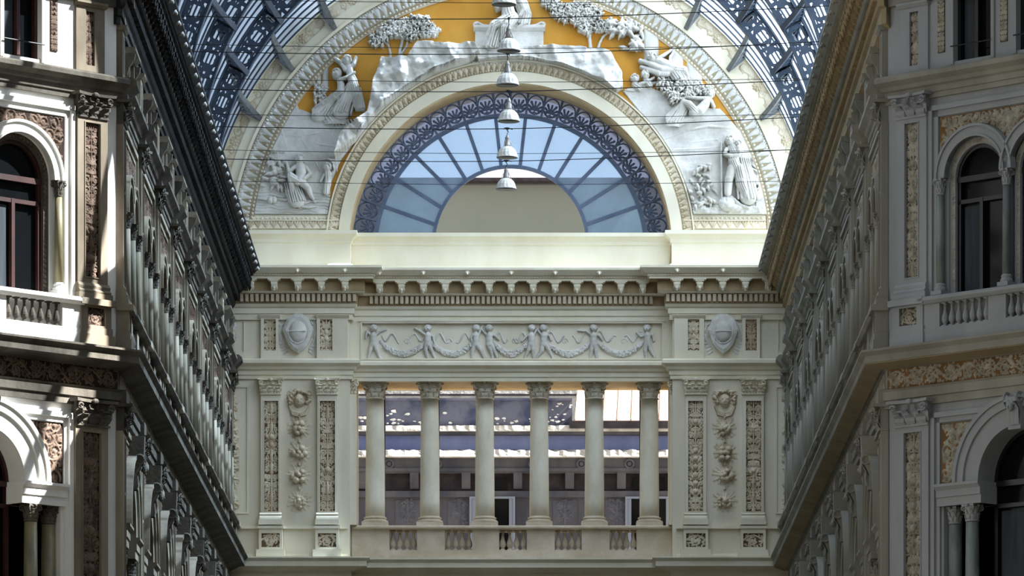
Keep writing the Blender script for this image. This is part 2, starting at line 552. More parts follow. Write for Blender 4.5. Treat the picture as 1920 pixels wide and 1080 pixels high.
def rinceau(w, h, seed, cell=0.014, region=None, pitch=None):
    """running scroll, x in 0..w, z in 0..h"""
    rg = random.Random(seed)
    hf = HF(0, w, 0, h, cell)
    p = pitch or h * 1.15
    n = max(1, int(round(w / p))); p = w / n
    pts = []
    m = n * 10
    for i in range(m + 1):
        x = w * i / m
        pts.append((x, h / 2 + 0.36 * h * math.sin(PI * x / p), 0.04 * h))
    hf.chain(pts)
    for i in range(n):
        up = 1 if i % 2 == 0 else -1
        xc = (i + 0.5) * p
        hf.spiral(xc, h / 2 - up * 0.10 * h, 0.30 * h, 1.4, up * PI / 2, -up if i % 2 else up, 0.045 * h)
        for k_ in range(11):
            a = rg.uniform(0, 2 * PI)
            x_, z_ = xc + rg.uniform(-.5, .5) * p, rg.uniform(.08, .92) * h
            hf.leaf(x_, z_, a, 0.16 * h, 0.07 * h, 2)
        for k_ in range(36):
            a = rg.uniform(0, 2 * PI); x_, z_ = xc + rg.uniform(-.5, .5) * p, rg.uniform(.04, .96) * h
            hf.cap((x_, z_), (x_ + .09 * h * math.cos(a), z_ + .09 * h * math.sin(a)), .035 * h, .015 * h, hs=.7)
    if region is not None: hf.mask(region)
    hf.mask(lambda X, Z: (Z > 0.015 * h) & (Z < h * 0.985) & (X > 0.01) & (X < w - 0.01))
    return hf

def scrollfill(w, h, seed, region, r0=0.17, cell=0.014):
    rg = random.Random(seed)
    hf = HF(0, w, 0, h, cell)
    z = r0 * 0.8; row = 0
    while z < h:
        x = r0 * (0.8 if row % 2 == 0 else 1.7)
        while x < w:
            hf.spiral(x, z, r0 * rg.uniform(.75, .95), 1.4, rg.uniform(0, 2 * PI), rg.choice((-1, 1)), r0 * 0.12)
            for k_ in range(3):
                hf.leaf(x + rg.uniform(-1, 1) * r0, z + rg.uniform(-1, 1) * r0, rg.uniform(0, 2 * PI), r0 * .6, r0 * .3, 2)
            x += r0 * 1.65
        z += r0 * 1.45; row += 1
    hf.mask(region)
    return hf

ORD = ['first', 'second', 'third', 'fourth', 'fifth', 'sixth', 'seventh', 'eighth', 'ninth', 'tenth', 'eleventh', 'twelfth']

def PD(px, py, d=0.0):
    """point of the photograph on the plane d metres in front of the end wall -> wall coordinates x, z"""
    y = YE - d
    return (px - 990) * y / F_PX + CX, CZ + (2080 - py) * y / F_PX
def PZ(py, d=0.0): return CZ + (2080 - py) * (YE - d) / F_PX
def PX(px, d=0.0): return (px - 990) * (YE - d) / F_PX + CX
# ------------------------------------------------------------------ holed plates
def _inside(pt, poly):
    x, y = pt; c = False; n = len(poly)
    for i in range(n):
        x1, y1 = poly[i]; x2, y2 = poly[(i + 1) % n]
        if (y1 > y) != (y2 > y) and x < (x2 - x1) * (y - y1) / (y2 - y1) + x1: c = not c
    return c

def cdt(outline, holes):
    pts = []; edges = []
    for lp in [outline] + holes:
        n = len(pts); k = len(lp)
        pts += [Vector(p) for p in lp]
        edges += [(n + i, n + (i + 1) % k) for i in range(k)]
    v, e, f, _, _, _ = delaunay_2d_cdt(pts, edges, [], 0, 1e-6)
    tri = []
    for t in f:
        c = ((v[t[0]].x + v[t[1]].x + v[t[2]].x) / 3, (v[t[0]].y + v[t[1]].y + v[t[2]].y) / 3)
        if _inside(c, outline) and not any(_inside(c, h) for h in holes): tri.append(tuple(t))
    return [(p.x, p.y) for p in v], tri

def holed(mb, outline, holes, d0, d1):
    v, tri = cdt(outline, holes)
    n = len(v)
    mb.add([(x, d1, z) for x, z in v] + [(x, d0, z) for x, z in v],
           tri + [tuple(n + i for i in t[::-1]) for t in tri])
    for lp in [outline] + holes:
        k = len(lp)
        mb.add([(x, d1, z) for x, z in lp] + [(x, d0, z) for x, z in lp],
               [(i, (i + 1) % k, k + (i + 1) % k, k + i) for i in range(k)])
    return mb

def rect(x0, x1, z0, z1): return [(x0, z0), (x1, z0), (x1, z1), (x0, z1)]
def archpoly(cx, r, z0, zs, n=24, rz=None):
    rz = rz or r
    return [(cx - r, z0), (cx + r, z0)] + [(cx + r * math.cos(PI * i / n), zs + rz * math.sin(PI * i / n)) for i in range(n + 1)]

# ------------------------------------------------------------------ arcs of the end wall
ZA, RA = 24.70, 1 / 70.0        # centre height of the great arch
ZLC = 24.86                     # centre height of the lunette
RL = 302 / 70.0
Z_OPEN0, Z_OPEN1 = PZ(986), PZ(713)
XO0, XO1 = PX(668), PX(1256)
XB0, XB1 = PX(657), PX(1260)    # where the side bays step forward
BAY = 0.45

# ------------------------------------------------------------------ the setting
fl = MB().box(-60, 60, -200, 12, -0.3, 0)
struct('floor', fl, 'floor_marble')

# end wall with lunette and colonnade openings
mb = MB()
gr = [(8.15 * math.cos(PI * i / 60), ZA + 8.15 * math.sin(PI * i / 60)) for i in range(61)]
outline = [(-8.15, 0), (8.15, 0)] + gr
lun = [(RL * math.cos(PI * i / 60), ZLC + RL * math.sin(PI * i / 60)) for i in range(61)]
lun = [(RL, 24.4)] + lun + [(-RL, 24.4)]
holed(mb, outline, [lun, rect(XO0, XO1, PZ(1040), Z_OPEN1)], -2.0, 0.0)
struct('wall_end', mb, 'cream', FE)
# forward side bays
for i, (a, b) in enumerate(((XL, XB0), (XB1, XR))):
    mb = MB().box(a, b, 0.0, BAY, 0, 24.3)
    struct('wall_end_bay', mb, 'cream', FE)
# parapet over the cornice
EP = [(XL, YE - BAY), (XB0, YE - BAY), (XB0, YE), (XB1, YE), (XB1, YE - BAY), (XR, YE - BAY)]
zp = PZ(434, 0.4)
mb = wprofile(EP, [(0, 24.1), (.12, 24.1), (.12, 24.22), (.06, 24.27), (.02, 24.3), (.02, zp - .33), (.06, zp - .30), (.06, zp - .22), (.12, zp - .16), (.2, zp - .10), (.2, zp), (0, zp), (-.6, zp), (-.6, 24.1)])
struct('trim_1', mb, 'ivory')
# string course above the columns, ledge below them
STR = [(0, 21.2), (.06, 21.2), (.06, 21.30), (.09, 21.31), (.09, 21.42), (.14, 21.45), (.17, 21.52), (.28, 21.60), (.28, 21.68), (.24, 21.72), (0, 21.76), (-.2, 21.76), (-.2, 21.2)]
LED = [(0, 15.3), (.08, 15.3), (.08, 15.45), (.12, 15.46), (.12, 15.62), (.16, 15.66), (.04, 15.68), (.04, 16.06), (.14, 16.10), (.3, 16.16), (.46, 16.17), (.46, 16.3), (.5, 16.34), (.54, 16.38), (.54, 16.42), (0, 16.46), (-.2, 16.46), (-.2, 15.3)]
CRN = [(0, 22.78), (.08, 22.78), (.08, 22.93), (.12, 22.94), (.12, 23.08), (.17, 23.12), (.2, 23.18), (.2, 23.45), (.32, 23.45), (.36, 23.46), (.40, 23.50), (.40, 23.80), (.64, 23.80), (.64, 23.86), (.68, 23.87), (.68, 23.91), (.74, 23.93), (.86, 24.04), (.88, 24.06), (.88, 24.12), (0, 24.2), (-.2, 24.2), (-.2, 22.78)]
struct('trim_2', wprofile(EP, STR), 'cream_trim')
struct('trim_3', wprofile(EP, LED), 'cream_trim')
PLN = [(XL - 3.4, YC - 3.4), (XL, YC), (XL, YE - BAY)]
PRN = [(XR, YE - BAY), (XR, YC), (XR + 3.4, YC - 3.4)]

# side walls with their openings
PIL = [0.35 + 5.05 * k for k in range(9)]        # pilaster axes along an arm wall
BAYC = [(PIL[k] + PIL[k + 1]) / 2 for k in range(8)]
def lowhole(c, r_, zs, wd):
    q = archpoly(c, r_, zs - .42, zs, 24)
    return [(c - wd, 9.0), (c + wd, 9.0), (c + wd, zs - .42)] + q[1:] + [(c - r_, zs - .42), (c - wd, zs - .42)]
def arm_wall(name, M, m, rev=False):
    xs = [40.8 - x for x in BAYC] if rev else BAYC
    hs = []
    for c in xs:
        hs.append(archpoly(c - .72, 0.66, 17.36, 19.35, 16)); hs.append(archpoly(c + .72, 0.66, 17.36, 19.35, 16))
        hs.append(rect(c - .55, c + .55, 21.95, 22.62))
        hs.append(lowhole(c, .95, 13.2, 1.2))
    mb = holed(MB(), rect(0, 40.8, 0, 24.2), hs, -0.6, 0)
    struct(name, mb, m, M)
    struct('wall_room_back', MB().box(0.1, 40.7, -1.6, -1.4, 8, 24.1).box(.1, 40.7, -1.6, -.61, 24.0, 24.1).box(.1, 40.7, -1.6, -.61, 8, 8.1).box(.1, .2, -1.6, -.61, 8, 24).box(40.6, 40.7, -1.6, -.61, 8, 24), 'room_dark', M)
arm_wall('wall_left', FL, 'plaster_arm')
arm_wall('wall_right', FR, 'plaster_arm_r', True)

# octagon walls (45 degrees), local x measured from the corner
OCT = dict(L=dict(c=2.50, r=0.70, zs=19.55, lc=3.37, lr=0.97, sg=-1), R=dict(c=2.27, r=0.60, zs=19.60, lc=3.37, lr=0.99, sg=1))
def octo_wall(key, M, m):
    p = OCT[key]; sg = p['sg']
    def X(x): return sg * x
    hs = []
    cs = [p['c'], p['c'] + 2 * (p['r'] + .12) + .06]
    for c in cs:
        hs.append(archpoly(X(c), p['r'] + .12, 17.36, p['zs'], 24))
    hs.append(lowhole(X(p['lc']), p['lr'], 13.72, 1.95))
    for a in ((2.38, 3.95) if sg < 0 else (2.16, 3.73)):
        hs.append(rect(min(X(a - .47), X(a + .47)), max(X(a - .47), X(a + .47)), 21.84, 24.2))
    o = rect(-15.3, 0, 0, 25.0) if sg < 0 else rect(0, 15.3, 0, 25.0)
    struct('wall_octagon_left' if sg < 0 else 'wall_octagon_right', holed(MB(), o, hs, -0.55, 0), m, M)
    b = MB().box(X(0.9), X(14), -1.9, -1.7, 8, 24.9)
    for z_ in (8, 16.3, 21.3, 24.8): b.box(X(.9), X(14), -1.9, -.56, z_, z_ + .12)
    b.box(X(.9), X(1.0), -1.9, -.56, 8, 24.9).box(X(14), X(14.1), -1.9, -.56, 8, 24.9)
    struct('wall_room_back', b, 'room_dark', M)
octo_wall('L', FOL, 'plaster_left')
octo_wall('R', FOR, 'plaster_right_shaded')

# the unseen remainder of the crossing and the opposite arm (they enclose the light)
mb = MB()
for sx_ in (-1, 1):
    mb.box(sx_ * 9.6, sx_ * 10.2, -71, 12, 0, 24.8)
struct('wall_rear_arm', mb, 'plaster_arm')
mb = MB()
for sx_ in (-1, 1):
    a, b = (sx_ * 9.6, 71.0), (sx_ * 18.3, 81.8)
    n = (b[1] - a[1], -(b[0] - a[0])); L = math.hypot(*n); n = (n[0] / L * .5, n[1] / L * .5)
    q = [(a[0], a[1]), (b[0], b[1]), (b[0] + n[0] * sx_, b[1] + n[1] * sx_), (a[0] + n[0] * sx_, a[1] + n[1] * sx_)]
    mb.add([(x, -y, 0) for x, y in q] + [(x, -y, 25) for x, y in q], [(0, 1, 5, 4), (1, 2, 6, 5), (2, 3, 7, 6), (3, 0, 4, 7), (4, 5, 6, 7)])
    mb.box(sx_ * 34, sx_ * 34.5, -98, -81, 0, 25)
    mb.box(sx_ * 18.3, sx_ * 34, -82, -81.5, 0, 25)
    mb.box(sx_ * 18.3, sx_ * 34, -97.6, -97, 0, 25)
struct('wall_crossing', mb, 'plaster_arm_r')
struct('wall_entrance', MB().box(-10.2, 10.2, 12, 12.5, 0, 24.8), 'plaster_arm')

def vault(name, y0, y1, r_=8.15, n=48):
    v = []
    for y in (y0, y1):
        for i in range(n + 1):
            a = PI * i / n
            v.append((r_ * math.cos(a), -y, ZA + r_ * math.sin(a)))
    f = [(i, i + 1, n + 2 + i, n + 1 + i) for i in range(n)]
    m_ = MB(); m_.add(v, f)
    return m_

# ------------------------------------------------------------------ glazed barrel vault with its iron ribs
root = thing('glass_vault', 'curved glass barrel roof with many dark curved glazing bars above the end arch', 'glass roof', T(0, 0, 0))
obj('glass_sheet', vault('g', YC + .4, YE - 0.1), 'roof_glass', root, smooth=True)
bars = []
y = YC + 1.0
proto = None
while y < YE - 0.5:
    if proto is None:
        b = MB().arcband(0, ZA, 8.07, 8.115, -0.02, 0.02, 0, PI, 72)
        proto = obj('glazing_bar', b, 'iron', root, T(0, -y, 0))
        o = proto
    else:
        o = proto.copy(); COL.objects.link(o)
    o.matrix_local = T(0, -y, 0)
    y += 0.8
v_rear = struct('ceiling_rear_glass', vault('g', -12, 71, 9.9), 'dome_glass')
mb = MB()
mb.box(-8.6, XL, -(YE), -(YC), 24.15, 24.72); mb.box(XR, 8.6, -(YE), -(YC), 24.15, 24.72)
struct('trim_4', mb, 'cream_trim')

# rib web: a strip of quatrefoils and slots bent round the arch
RI, RO = 7.60, 8.12
def flower(cx, cy, r_, n=4, rot=PI / 4):
    return [(cx + r_ * (0.72 + 0.28 * abs(math.cos(n / 2 * (a - rot)))) * math.cos(a), cy + r_ * (0.72 + 0.28 * abs(math.cos(n / 2 * (a - rot)))) * math.sin(a)) for a in [2 * PI * i / 24 for i in range(24)]]
UL = 0.62; UH = RO - RI
holes = [flower(UL / 2, UH / 2, 0.165)]
for sx_ in (0, 1):
    for sy_ in (0, 1):
        X_ = lambda x: x if sx_ == 0 else UL - x
        Y_ = lambda x: x if sy_ == 0 else UH - x
        holes.append([(X_(.05), Y_(.05)), (X_(.17), Y_(.05)), (X_(.12), Y_(.10)), (X_(.05), Y_(.16))])
holes.append([(.022, UH / 2 - .05), (.085, UH / 2 - .03), (.085, UH / 2 + .03), (.022, UH / 2 + .05)])
uv, ut = cdt(rect(0, UL, 0, UH), holes)
nu = int(PI * 7.86 / UL); ul = PI * 7.86 / nu
def rib_web():
    m_ = MB()
    for side in (0.02, -0.02):
        vv = []; ff = []
        for k in range(nu):
            n0 = len(vv)
            for x, z in uv:
                a = (k * ul + x * ul / UL) / 7.86
                r_ = RI + z
                vv.append((r_ * math.cos(a), side, r_ * math.sin(a)))
            ff += [tuple(n0 + i for i in t) for t in ut]
        m_.add(vv, ff)
    return m_
def rib_flanges():
    m_ = MB()
    m_.arcband(0, 0, RI - .03, RI, -.11, .11, 0, PI, 72)
    m_.arcband(0, 0, RO, RO + .03, -.12, .12, 0, PI, 72)
    m_.arcband(0, 0, RI + .0, RI + .04, .02, .045, 0, PI, 72)
    m_.arcband(0, 0, RO - .05, RO, .02, .045, 0, PI, 72)
    return m_
RIBY = [142.0, 136.1, 130.2, 124.4, 118.6, 112.8]
rib0 = thing('roof_rib', None, 'roof rib', T(0, -RIBY[0], ZA), 'pierced iron roof ribs')
obj('pierced_web', rib_web(), 'iron', rib0)
obj('flange', rib_flanges(), 'iron', rib0)
rib0['label'] = 'pierced dark iron arch of the roof, the one closest to the end wall'
for i, y in enumerate(RIBY[1:]):
    c = copy_tree(rib0); place(c, T(0, -y, ZA))
    c['label'] = 'pierced dark iron arch of the roof, %s counting out from the end wall' % ORD[i + 1]

# purlin trusses between the ribs, haunched at both ends
def purlin_mesh(L):
    m_ = MB()        # local: x = radial in (towards axis), d = along the vault, z tangential
    n = 14
    def low(t): return (RO - RI) * (abs(2 * t - 1) ** 1.6) + .03
    up = [(0.0, L * (i / n), 0) for i in range(n + 1)]
    lo_ = [(-low(i / n), L * (i / n), 0) for i in range(n + 1)]
    def bar(a, b, w_=.03, h_=.09):
        A, B = Vector(a), Vector(b)
        t = (B - A).normalized(); nrm = Vector((-t.y, t.x, 0))
        vs_ = []
        for P_ in (A, B):
            for s1, s2 in ((-1, -1), (1, -1), (1, 1), (-1, 1)):
                q = P_ + nrm * s1 * w_ + Vector((0, 0, 1)) * s2 * h_ * .5
                vs_.append(tuple(q))
        m_.add(vs_, [(0, 1, 2, 3), (7, 6, 5, 4), (0, 1, 5, 4), (1, 2, 6, 5), (2, 3, 7, 6), (3, 0, 4, 7)])
    for i in range(n):
        bar(up[i], up[i + 1]); bar(lo_[i], lo_[i + 1], .03, .13)
        if i < 4 or i >= n - 4:
            bar(up[i], lo_[i + 1] if i < n / 2 else lo_[i], .014, .05)
            bar(up[i], lo_[i], .014, .05)
            bar(lo_[i], up[i + 1], .014, .05)
    bar(up[0], lo_[0], .03, .13); bar(up[n], lo_[n], .03, .13)
    return m_
spans = [(YE - 0.12, RIBY[0])] + list(zip(RIBY[:-1], RIBY[1:]))
pp = {}
ANG = [27.7, 39.6, 51.6, 63.7, 76, 90, 104, 116.3, 128.4, 140.4, 152.3]
for si, (ya, yb) in enumerate(spans):
    L = ya - yb
    for ai, ang in enumerate(ANG):
        a = R(ang)
        # radial outward -> local +x
        ux = Vector((math.cos(a), 0, math.sin(a))); uy = Vector((0, 1, 0)); uz = ux.cross(uy)
        M = Matrix.Identity(4)
        org = Vector((RO * math.cos(a), ya, ZA + RO * math.sin(a)))
        for k in range(3):
            M[k][0] = ux[k]; M[k][1] = uy[k]; M[k][2] = uz[k]; M[k][3] = org[k]
        if si not in pp:
            o = obj('roof_purlin', purlin_mesh(L), 'iron_grey' if si == 0 else 'iron'); pp[si] = o
        else:
            o = pp[si].copy(); COL.objects.link(o)
        o.matrix_local = M
        side = 'left' if ang > 91 else ('right' if ang < 89 else 'top')
        kk = ai if ang < 90 else (len(ANG) - 1 - ai)
        lab = 'lattice roof truss in row %s out from the end wall, %s up the %s side' % (('one', 'two', 'three', 'four', 'five', 'six')[si], ORD[kk], side) if side != 'top' else 'lattice roof truss at the crown, row %s out from the end wall' % (('one', 'two', 'three', 'four', 'five', 'six')[si])
        tag(o, lab, 'roof truss', 'lattice trusses between the roof ribs')

# dome of the crossing: only its iron ribs and drum, high above the picture
mb = MB()
dc = (0, 89.4)
for k in range(16):
    a = 2 * PI * (k + .5) / 16
    pts = []
    for i in range(9):
        t = i / 8 * PI / 2 * 0.93
        pts.append((dc[0] + 18.1 * math.cos(t) * math.cos(a), -(dc[1] + 18.1 * math.cos(t) * math.sin(a)), 32 + 16 * math.sin(t)))
    mb.tube(pts, .2, 4)
for t in (0, .35, .7, 1.05):
    pts = [(dc[0] + 18.1 * math.cos(t) * math.cos(2 * PI * i / 32), -(dc[1] + 18.1 * math.cos(t) * math.sin(2 * PI * i / 32)), 32 + 16 * math.sin(t)) for i in range(33)]
    mb.tube(pts, .14, 4)
for k in range(8):
    a = 2 * PI * (k + .5) / 8
    mb.box(dc[0] + 19.4 * math.cos(a) - .8, dc[0] + 19.4 * math.cos(a) + .8, -(dc[1] + 19.4 * math.sin(a)) - .8, -(dc[1] + 19.4 * math.sin(a)) + .8, 25, 32.5)
struct('ceiling_dome_ribs', mb, 'iron')
# glazing of the dome and of the side arms of the crossing
mb = MB()
mb.lathe(dc[0], -dc[1], [(18.25 * math.cos(t * PI / 2 / 12), 32 + 16.4 * math.sin(t * PI / 2 / 12)) for t in range(13)], 48)
mb.f = mb.f[:-2]
struct('ceiling_dome_glass', mb, 'dome_glass', smooth=True)
mb = MB().lathe(dc[0], -dc[1], [(20.2, 24.9), (20.2, 32.2), (19.6, 32.2), (19.6, 24.9), (20.2, 24.9)], 8, PI / 8, PI / 8 + 2 * PI - 1e-4)
struct('wall_drum', mb, 'plaster_arm')
mb = MB()
for sx_ in (-1, 1): mb.box(sx_ * 18.3, sx_ * 34.5, -98, -81, 25, 25.1)
struct('ceiling_side_glass', mb, 'dome_glass')

# ------------------------------------------------------------------ great arch on the end wall
mb = MB(); e = RA
struct('trim_20', MB().arcband(0, ZA, 492 * e, 522 * e, 0, .10, 0.0, PI, 96), 'recess_tan', FE)
mb.arcband(0, ZA, 522 * e, 527 * e, 0, .16, 0.0, PI, 96)
mb.arcband(0, ZA, 527 * e, 545 * e, 0, .07, 0.0, PI, 96)
mb.arcband(0, ZA, 545 * e, 568 * e, 0, .02, 0.0, PI, 96)
mb.arcband(0, ZA, 568 * e, 590 * e, -.5, .14, 0.0, PI, 96)
struct('trim_5', mb, 'cream_trim', FE)
# carved leaf border of the great arch
def leafband(r0, r1, unit, a0, a1, cxx, czz, seed, dd, hs=.05, cell=.016):
    """acanthus leaves side by side round an arc; x is the angle"""
    rm = (r0 + r1) / 2; L = (a1 - a0) * rm
    n = int(L / unit); u = L / n; wd = r1 - r0
    hf = HF(0, L, 0, wd, cell)
    rg = random.Random(seed)
    for k in range(n):
        x = (k + .5) * u
        t = rg.uniform(-.08, .08) * u
        hf.cap((x + t, wd * .08), (x - t, wd * .72), u * .16, u * .30, hs=.7)
        for sg in (-1, 1):
            hf.cap((x, wd * .15), (x + sg * u * .40, wd * .86), u * .10, u * .13, hs=.9)
            hf.cap((x, wd * .3), (x + sg * u * .18, wd * .95), u * .06, u * .10, hs=1.2)
        hf.blob(x + u / 2, wd * .12, u * .16, wd * .09, hs)
        hf.blob(x + u / 2, wd * .85, u * .12, wd * .12, hs)
    def mp(x, d, z): 
        a = a0 + x / rm
        return cxx + (r0 + z) * np.cos(a), d, czz + (r0 + z) * np.sin(a)
    return hf.mesh('leaf_band', dd, mp)
root = thing('leaf_border', 'wide pale arch border of carved upright leaves with a bead row along the ochre painting', 'carved border', FE)
obj('leaf_carving', leafband(494 * e, 521 * e, .20, .02, PI - .02, 0, ZA, 3, .10, .07, .012), 'relief', root)
mb = MB()
n = 210
for k in range(n):
    a = PI * (k + .5) / n
    mb.ball((488.5 * e * math.cos(a), .09, ZA + 488.5 * e * math.sin(a)), (.035, .04, .035), 6, 4)
tag(obj('bead_row', mb, 'cream_trim', root, smooth=True), kind='stuff')
mb = MB().arcband(0, ZA, 484 * e, 492 * e, 0, .07, 0, PI, 96)
obj('inner_fillet', mb, 'tan_stone', root)

# rinceau panels between the truss feet, with a flower in the middle of each
def rinceau_arc(seed, L, wd, cell=.016):
    rg = random.Random(seed)
    hf = HF(0, L, 0, wd, cell); c = L / 2
    for k in range(8):
        a = 2 * PI * k / 8
        hf.blob(c + .085 * math.cos(a), wd / 2 + .085 * math.sin(a), .05, .035, .05, rot=a)
    hf.blob(c, wd / 2, .045, h=.08)
    for sg in (-1, 1):
        hf.spiral(c + sg * .27, wd * .5, wd * .34, 1.2, PI / 2, sg, .022, flower=False)
        for a in (-.7, -.42, -.2, 0, .2, .42, .7):
            hf.cap((c + sg * .38, wd / 2), (c + sg * (.38 + .34 * math.cos(a)), wd / 2 + .22 * math.sin(a) * 1.6 * wd), .016, .03, hs=1.2)
        hf.spiral(c + sg * (L / 2 - .14), wd * .5, wd * .36, 1.2, PI / 2 - sg * PI / 2, -sg, .022)
    hf.mask(lambda X, Z: (Z > .01) & (Z < wd - .01) & (X > .01) & (X < L - .01))
    return hf
rm = 556 * e; wd = 22 * e
LA = R(12.0) * rm - .22
hfr = rinceau_arc(5, LA, wd)
nn = 0
sroot = thing('scroll_band', 'outer arch band of carved scroll panels, each with a round flower', 'carved band', FE)
for ai in range(len(ANG) + 1):
    ac = (ANG[0] - 12 if ai == 0 else (ANG[-1] + 12 if ai == len(ANG) else ANG[ai])) 
    am = (ANG[ai - 1] + ANG[ai]) / 2 if 0 < ai < len(ANG) else (ANG[0] - 6 if ai == 0 else ANG[-1] + 6)
    am = R(am)
    def mp(x, d, z, am=am):
        a = am + (x - LA / 2) / rm
        return (rm - wd / 2 + z) * np.cos(a), d, ZA + (rm - wd / 2 + z) * np.sin(a)
    o = obj('scroll_panel', hfr.mesh('scroll', .02, mp), 'relief_warm', sroot)

# lunette arch
mb = MB()
mb.arcband(0, ZLC, 302 * e, 323 * e, -.02, .17, 0, PI, 80)
struct('trim_21', MB().arcband(0, ZLC, 323 * e, 343 * e, 0, .11, 0, PI, 80), 'recess_tan', FE)
mb.arcband(0, ZLC, 343 * e, 346 * e, 0, .16, 0, PI, 80)
struct('trim_6', mb, 'cream_trim', FE)
struct('trim_7', MB().arcband(0, ZLC, 300 * e, 302.3 * e, -1.1, .1, -.12, PI + .12, 80), 'tan', FE)
root = thing('leaf_border', 'narrow carved leaf border running round the glass fan window', 'carved border', FE)
obj('leaf_carving', leafband(325 * e, 342 * e, .15, .0, PI, 0, ZLC, 8, .11, .05, .011), 'relief_warm', root)
# bottom borders of the relief field
for nm, px0, px1, lab in (('L', 462, 638, 'carved leaf and bead strip under the seated bearded man'), ('R', 1282, 1436, 'carved leaf and bead strip under the woman carrying a child')):
    x0, z0 = PD(px0, 428, .1); x1, z1 = PD(px1, 403, .1)
    root = thing('leaf_border', lab, 'carved border', FE)
    mb = MB().box(x0, x1, 0, .10, z0, z0 + .2).box(x0, x1, 0, .05, z0 + .2, z1).box(x0, x1, 0, .14, z0 + .2, z0 + .225)
    obj('strip', mb, 'ivory', root)
    hf = HF(x0, x1, z0 + .01, z0 + .2, .015)
    nL = int((x1 - x0) / .2)
    for k in range(nL):
        xx = x0 + (k + .5) * (x1 - x0) / nL
        for sg in (-1, 0, 1):
            hf.cap((xx, z0 + .03), (xx + sg * .07, z0 + .16), .02, .03, hs=1)
    obj('leaf_carving', hf.mesh('lc', .10, None, 1.3), 'relief_warm', root)
    mb = MB()
    for k in range(int((x1 - x0) / .12)):
        mb.ball((x0 + .06 + k * .12, .07, z0 + .27), (.04, .04, .035), 6, 4)
    tag(obj('bead_row', mb, 'ivory', root, smooth=True), kind='stuff')

# ochre painted ground of the relief
mb = MB(); n = 64
for i in range(n):
    pass
field = [(486 * e * math.cos(PI * i / 64), ZA + 486 * e * math.sin(PI * i / 64)) for i in range(65)]
inner = [(345 * e * math.cos(PI * i / 64), ZLC + 345 * e * math.sin(PI * i / 64)) for i in range(65)]
zb = PZ(404)
fo = [p for p in field if p[1] > zb]; fi = [p for p in inner if p[1] > zb]
outl = fo + fi[::-1]
holed(mb, outl, [], -.01, .03)
struct('wall_end_ochre_field', mb, 'ochre', FE)

# ------------------------------------------------------------------ lunette window
DW = -1.1
sc_ = F_PX / (YE - DW)
zi = CZ + (2080 - 457) / sc_
ri = 144 / sc_
ro = 254 / sc_
RW = RL + .03
win = thing('fan_window', 'large half round fan window of blue glass with radial bars and an open half round centre', 'window', T(0, 0, 0))
win.matrix_local = FE @ T(0, DW, 0)
angs = [R(90 + s_ * (6.4 + 12.85 * k)) for k in range(7) for s_ in (-1, 1)]
angs.sort()
ZW = ZLC
def on_in(a):     # where the radius from the main centre meets the inner arch (centre higher)
    # solve |(0,ZW)+t(cos,sin)-(0,zi)| = ri
    c, s_ = math.cos(a), math.sin(a); dz = ZW - zi
    b = s_ * dz; cc = dz * dz - ri * ri
    return -b + math.sqrt(b * b - cc)
edges_ = [0.0] + angs + [PI]
for k in range(len(edges_) - 1):
    a0, a1 = edges_[k], edges_[k + 1]
    m_ = MB(); q = []
    for i in range(7):
        a = a0 + (a1 - a0) * i / 6
        q.append((ro * math.cos(a), ZW + ro * math.sin(a)))
    for i in range(6, -1, -1):
        a = a0 + (a1 - a0) * i / 6; t = on_in(a)
        q.append((t * math.cos(a), ZW + t * math.sin(a)))
    m_.add([(x, 0, z) for x, z in q], [tuple(range(len(q)))])
    obj('blue_pane', m_, 'lunette_glass', win)
m_ = MB()
for a in angs:
    t = on_in(a); c, s_ = math.cos(a), math.sin(a)
    w_ = .045
    q = [(t * c - w_ * s_, ZW + t * s_ + w_ * c), (t * c + w_ * s_, ZW + t * s_ - w_ * c), (ro * c + w_ * s_, ZW + ro * s_ - w_ * c), (ro * c - w_ * s_, ZW + ro * s_ + w_ * c)]
    m_.poly(q, -.04, .06)
obj('radial_bars', m_, 'lead_blue', win)
obj('inner_ring', MB().arcband(0, zi, ri - .04, ri + .05, -.05, .07, -.35, PI + .35, 64), 'lead_blue', win)
obj('middle_ring', MB().arcband(0, ZW, ro - .05, ro + .06, -.05, .07, 0, PI, 80), 'lead_blue', win)
m_ = MB().arcband(0, ZW, RW - .06, RW, -.05, .07, 0, PI, 80)
nP = 28
for k in range(nP + 1):
    a = PI * k / nP; c, s_ = math.cos(a), math.sin(a); w_ = .03
    q = [(ro * c - w_ * s_, ZW + ro * s_ + w_ * c), (ro * c + w_ * s_, ZW + ro * s_ - w_ * c), (RW * c + w_ * s_, ZW + RW * s_ - w_ * c), (RW * c - w_ * s_, ZW + RW * s_ + w_ * c)]
    m_.poly(q, -.03, .05)
obj('frieze_bars', m_, 'lead_blue', win)
m_ = MB(); v = []; f = []
for i in range(61):
    a = PI * i / 60
    v += [(ro * math.cos(a), -.02, ZW + ro * math.sin(a)), (RW * math.cos(a), -.02, ZW + RW * math.sin(a))]
f = [(2 * i, 2 * i + 1, 2 * i + 3, 2 * i + 2) for i in range(60)]
m_.add(v, f)
obj('frieze_glass', m_, 'frieze_glass', win)
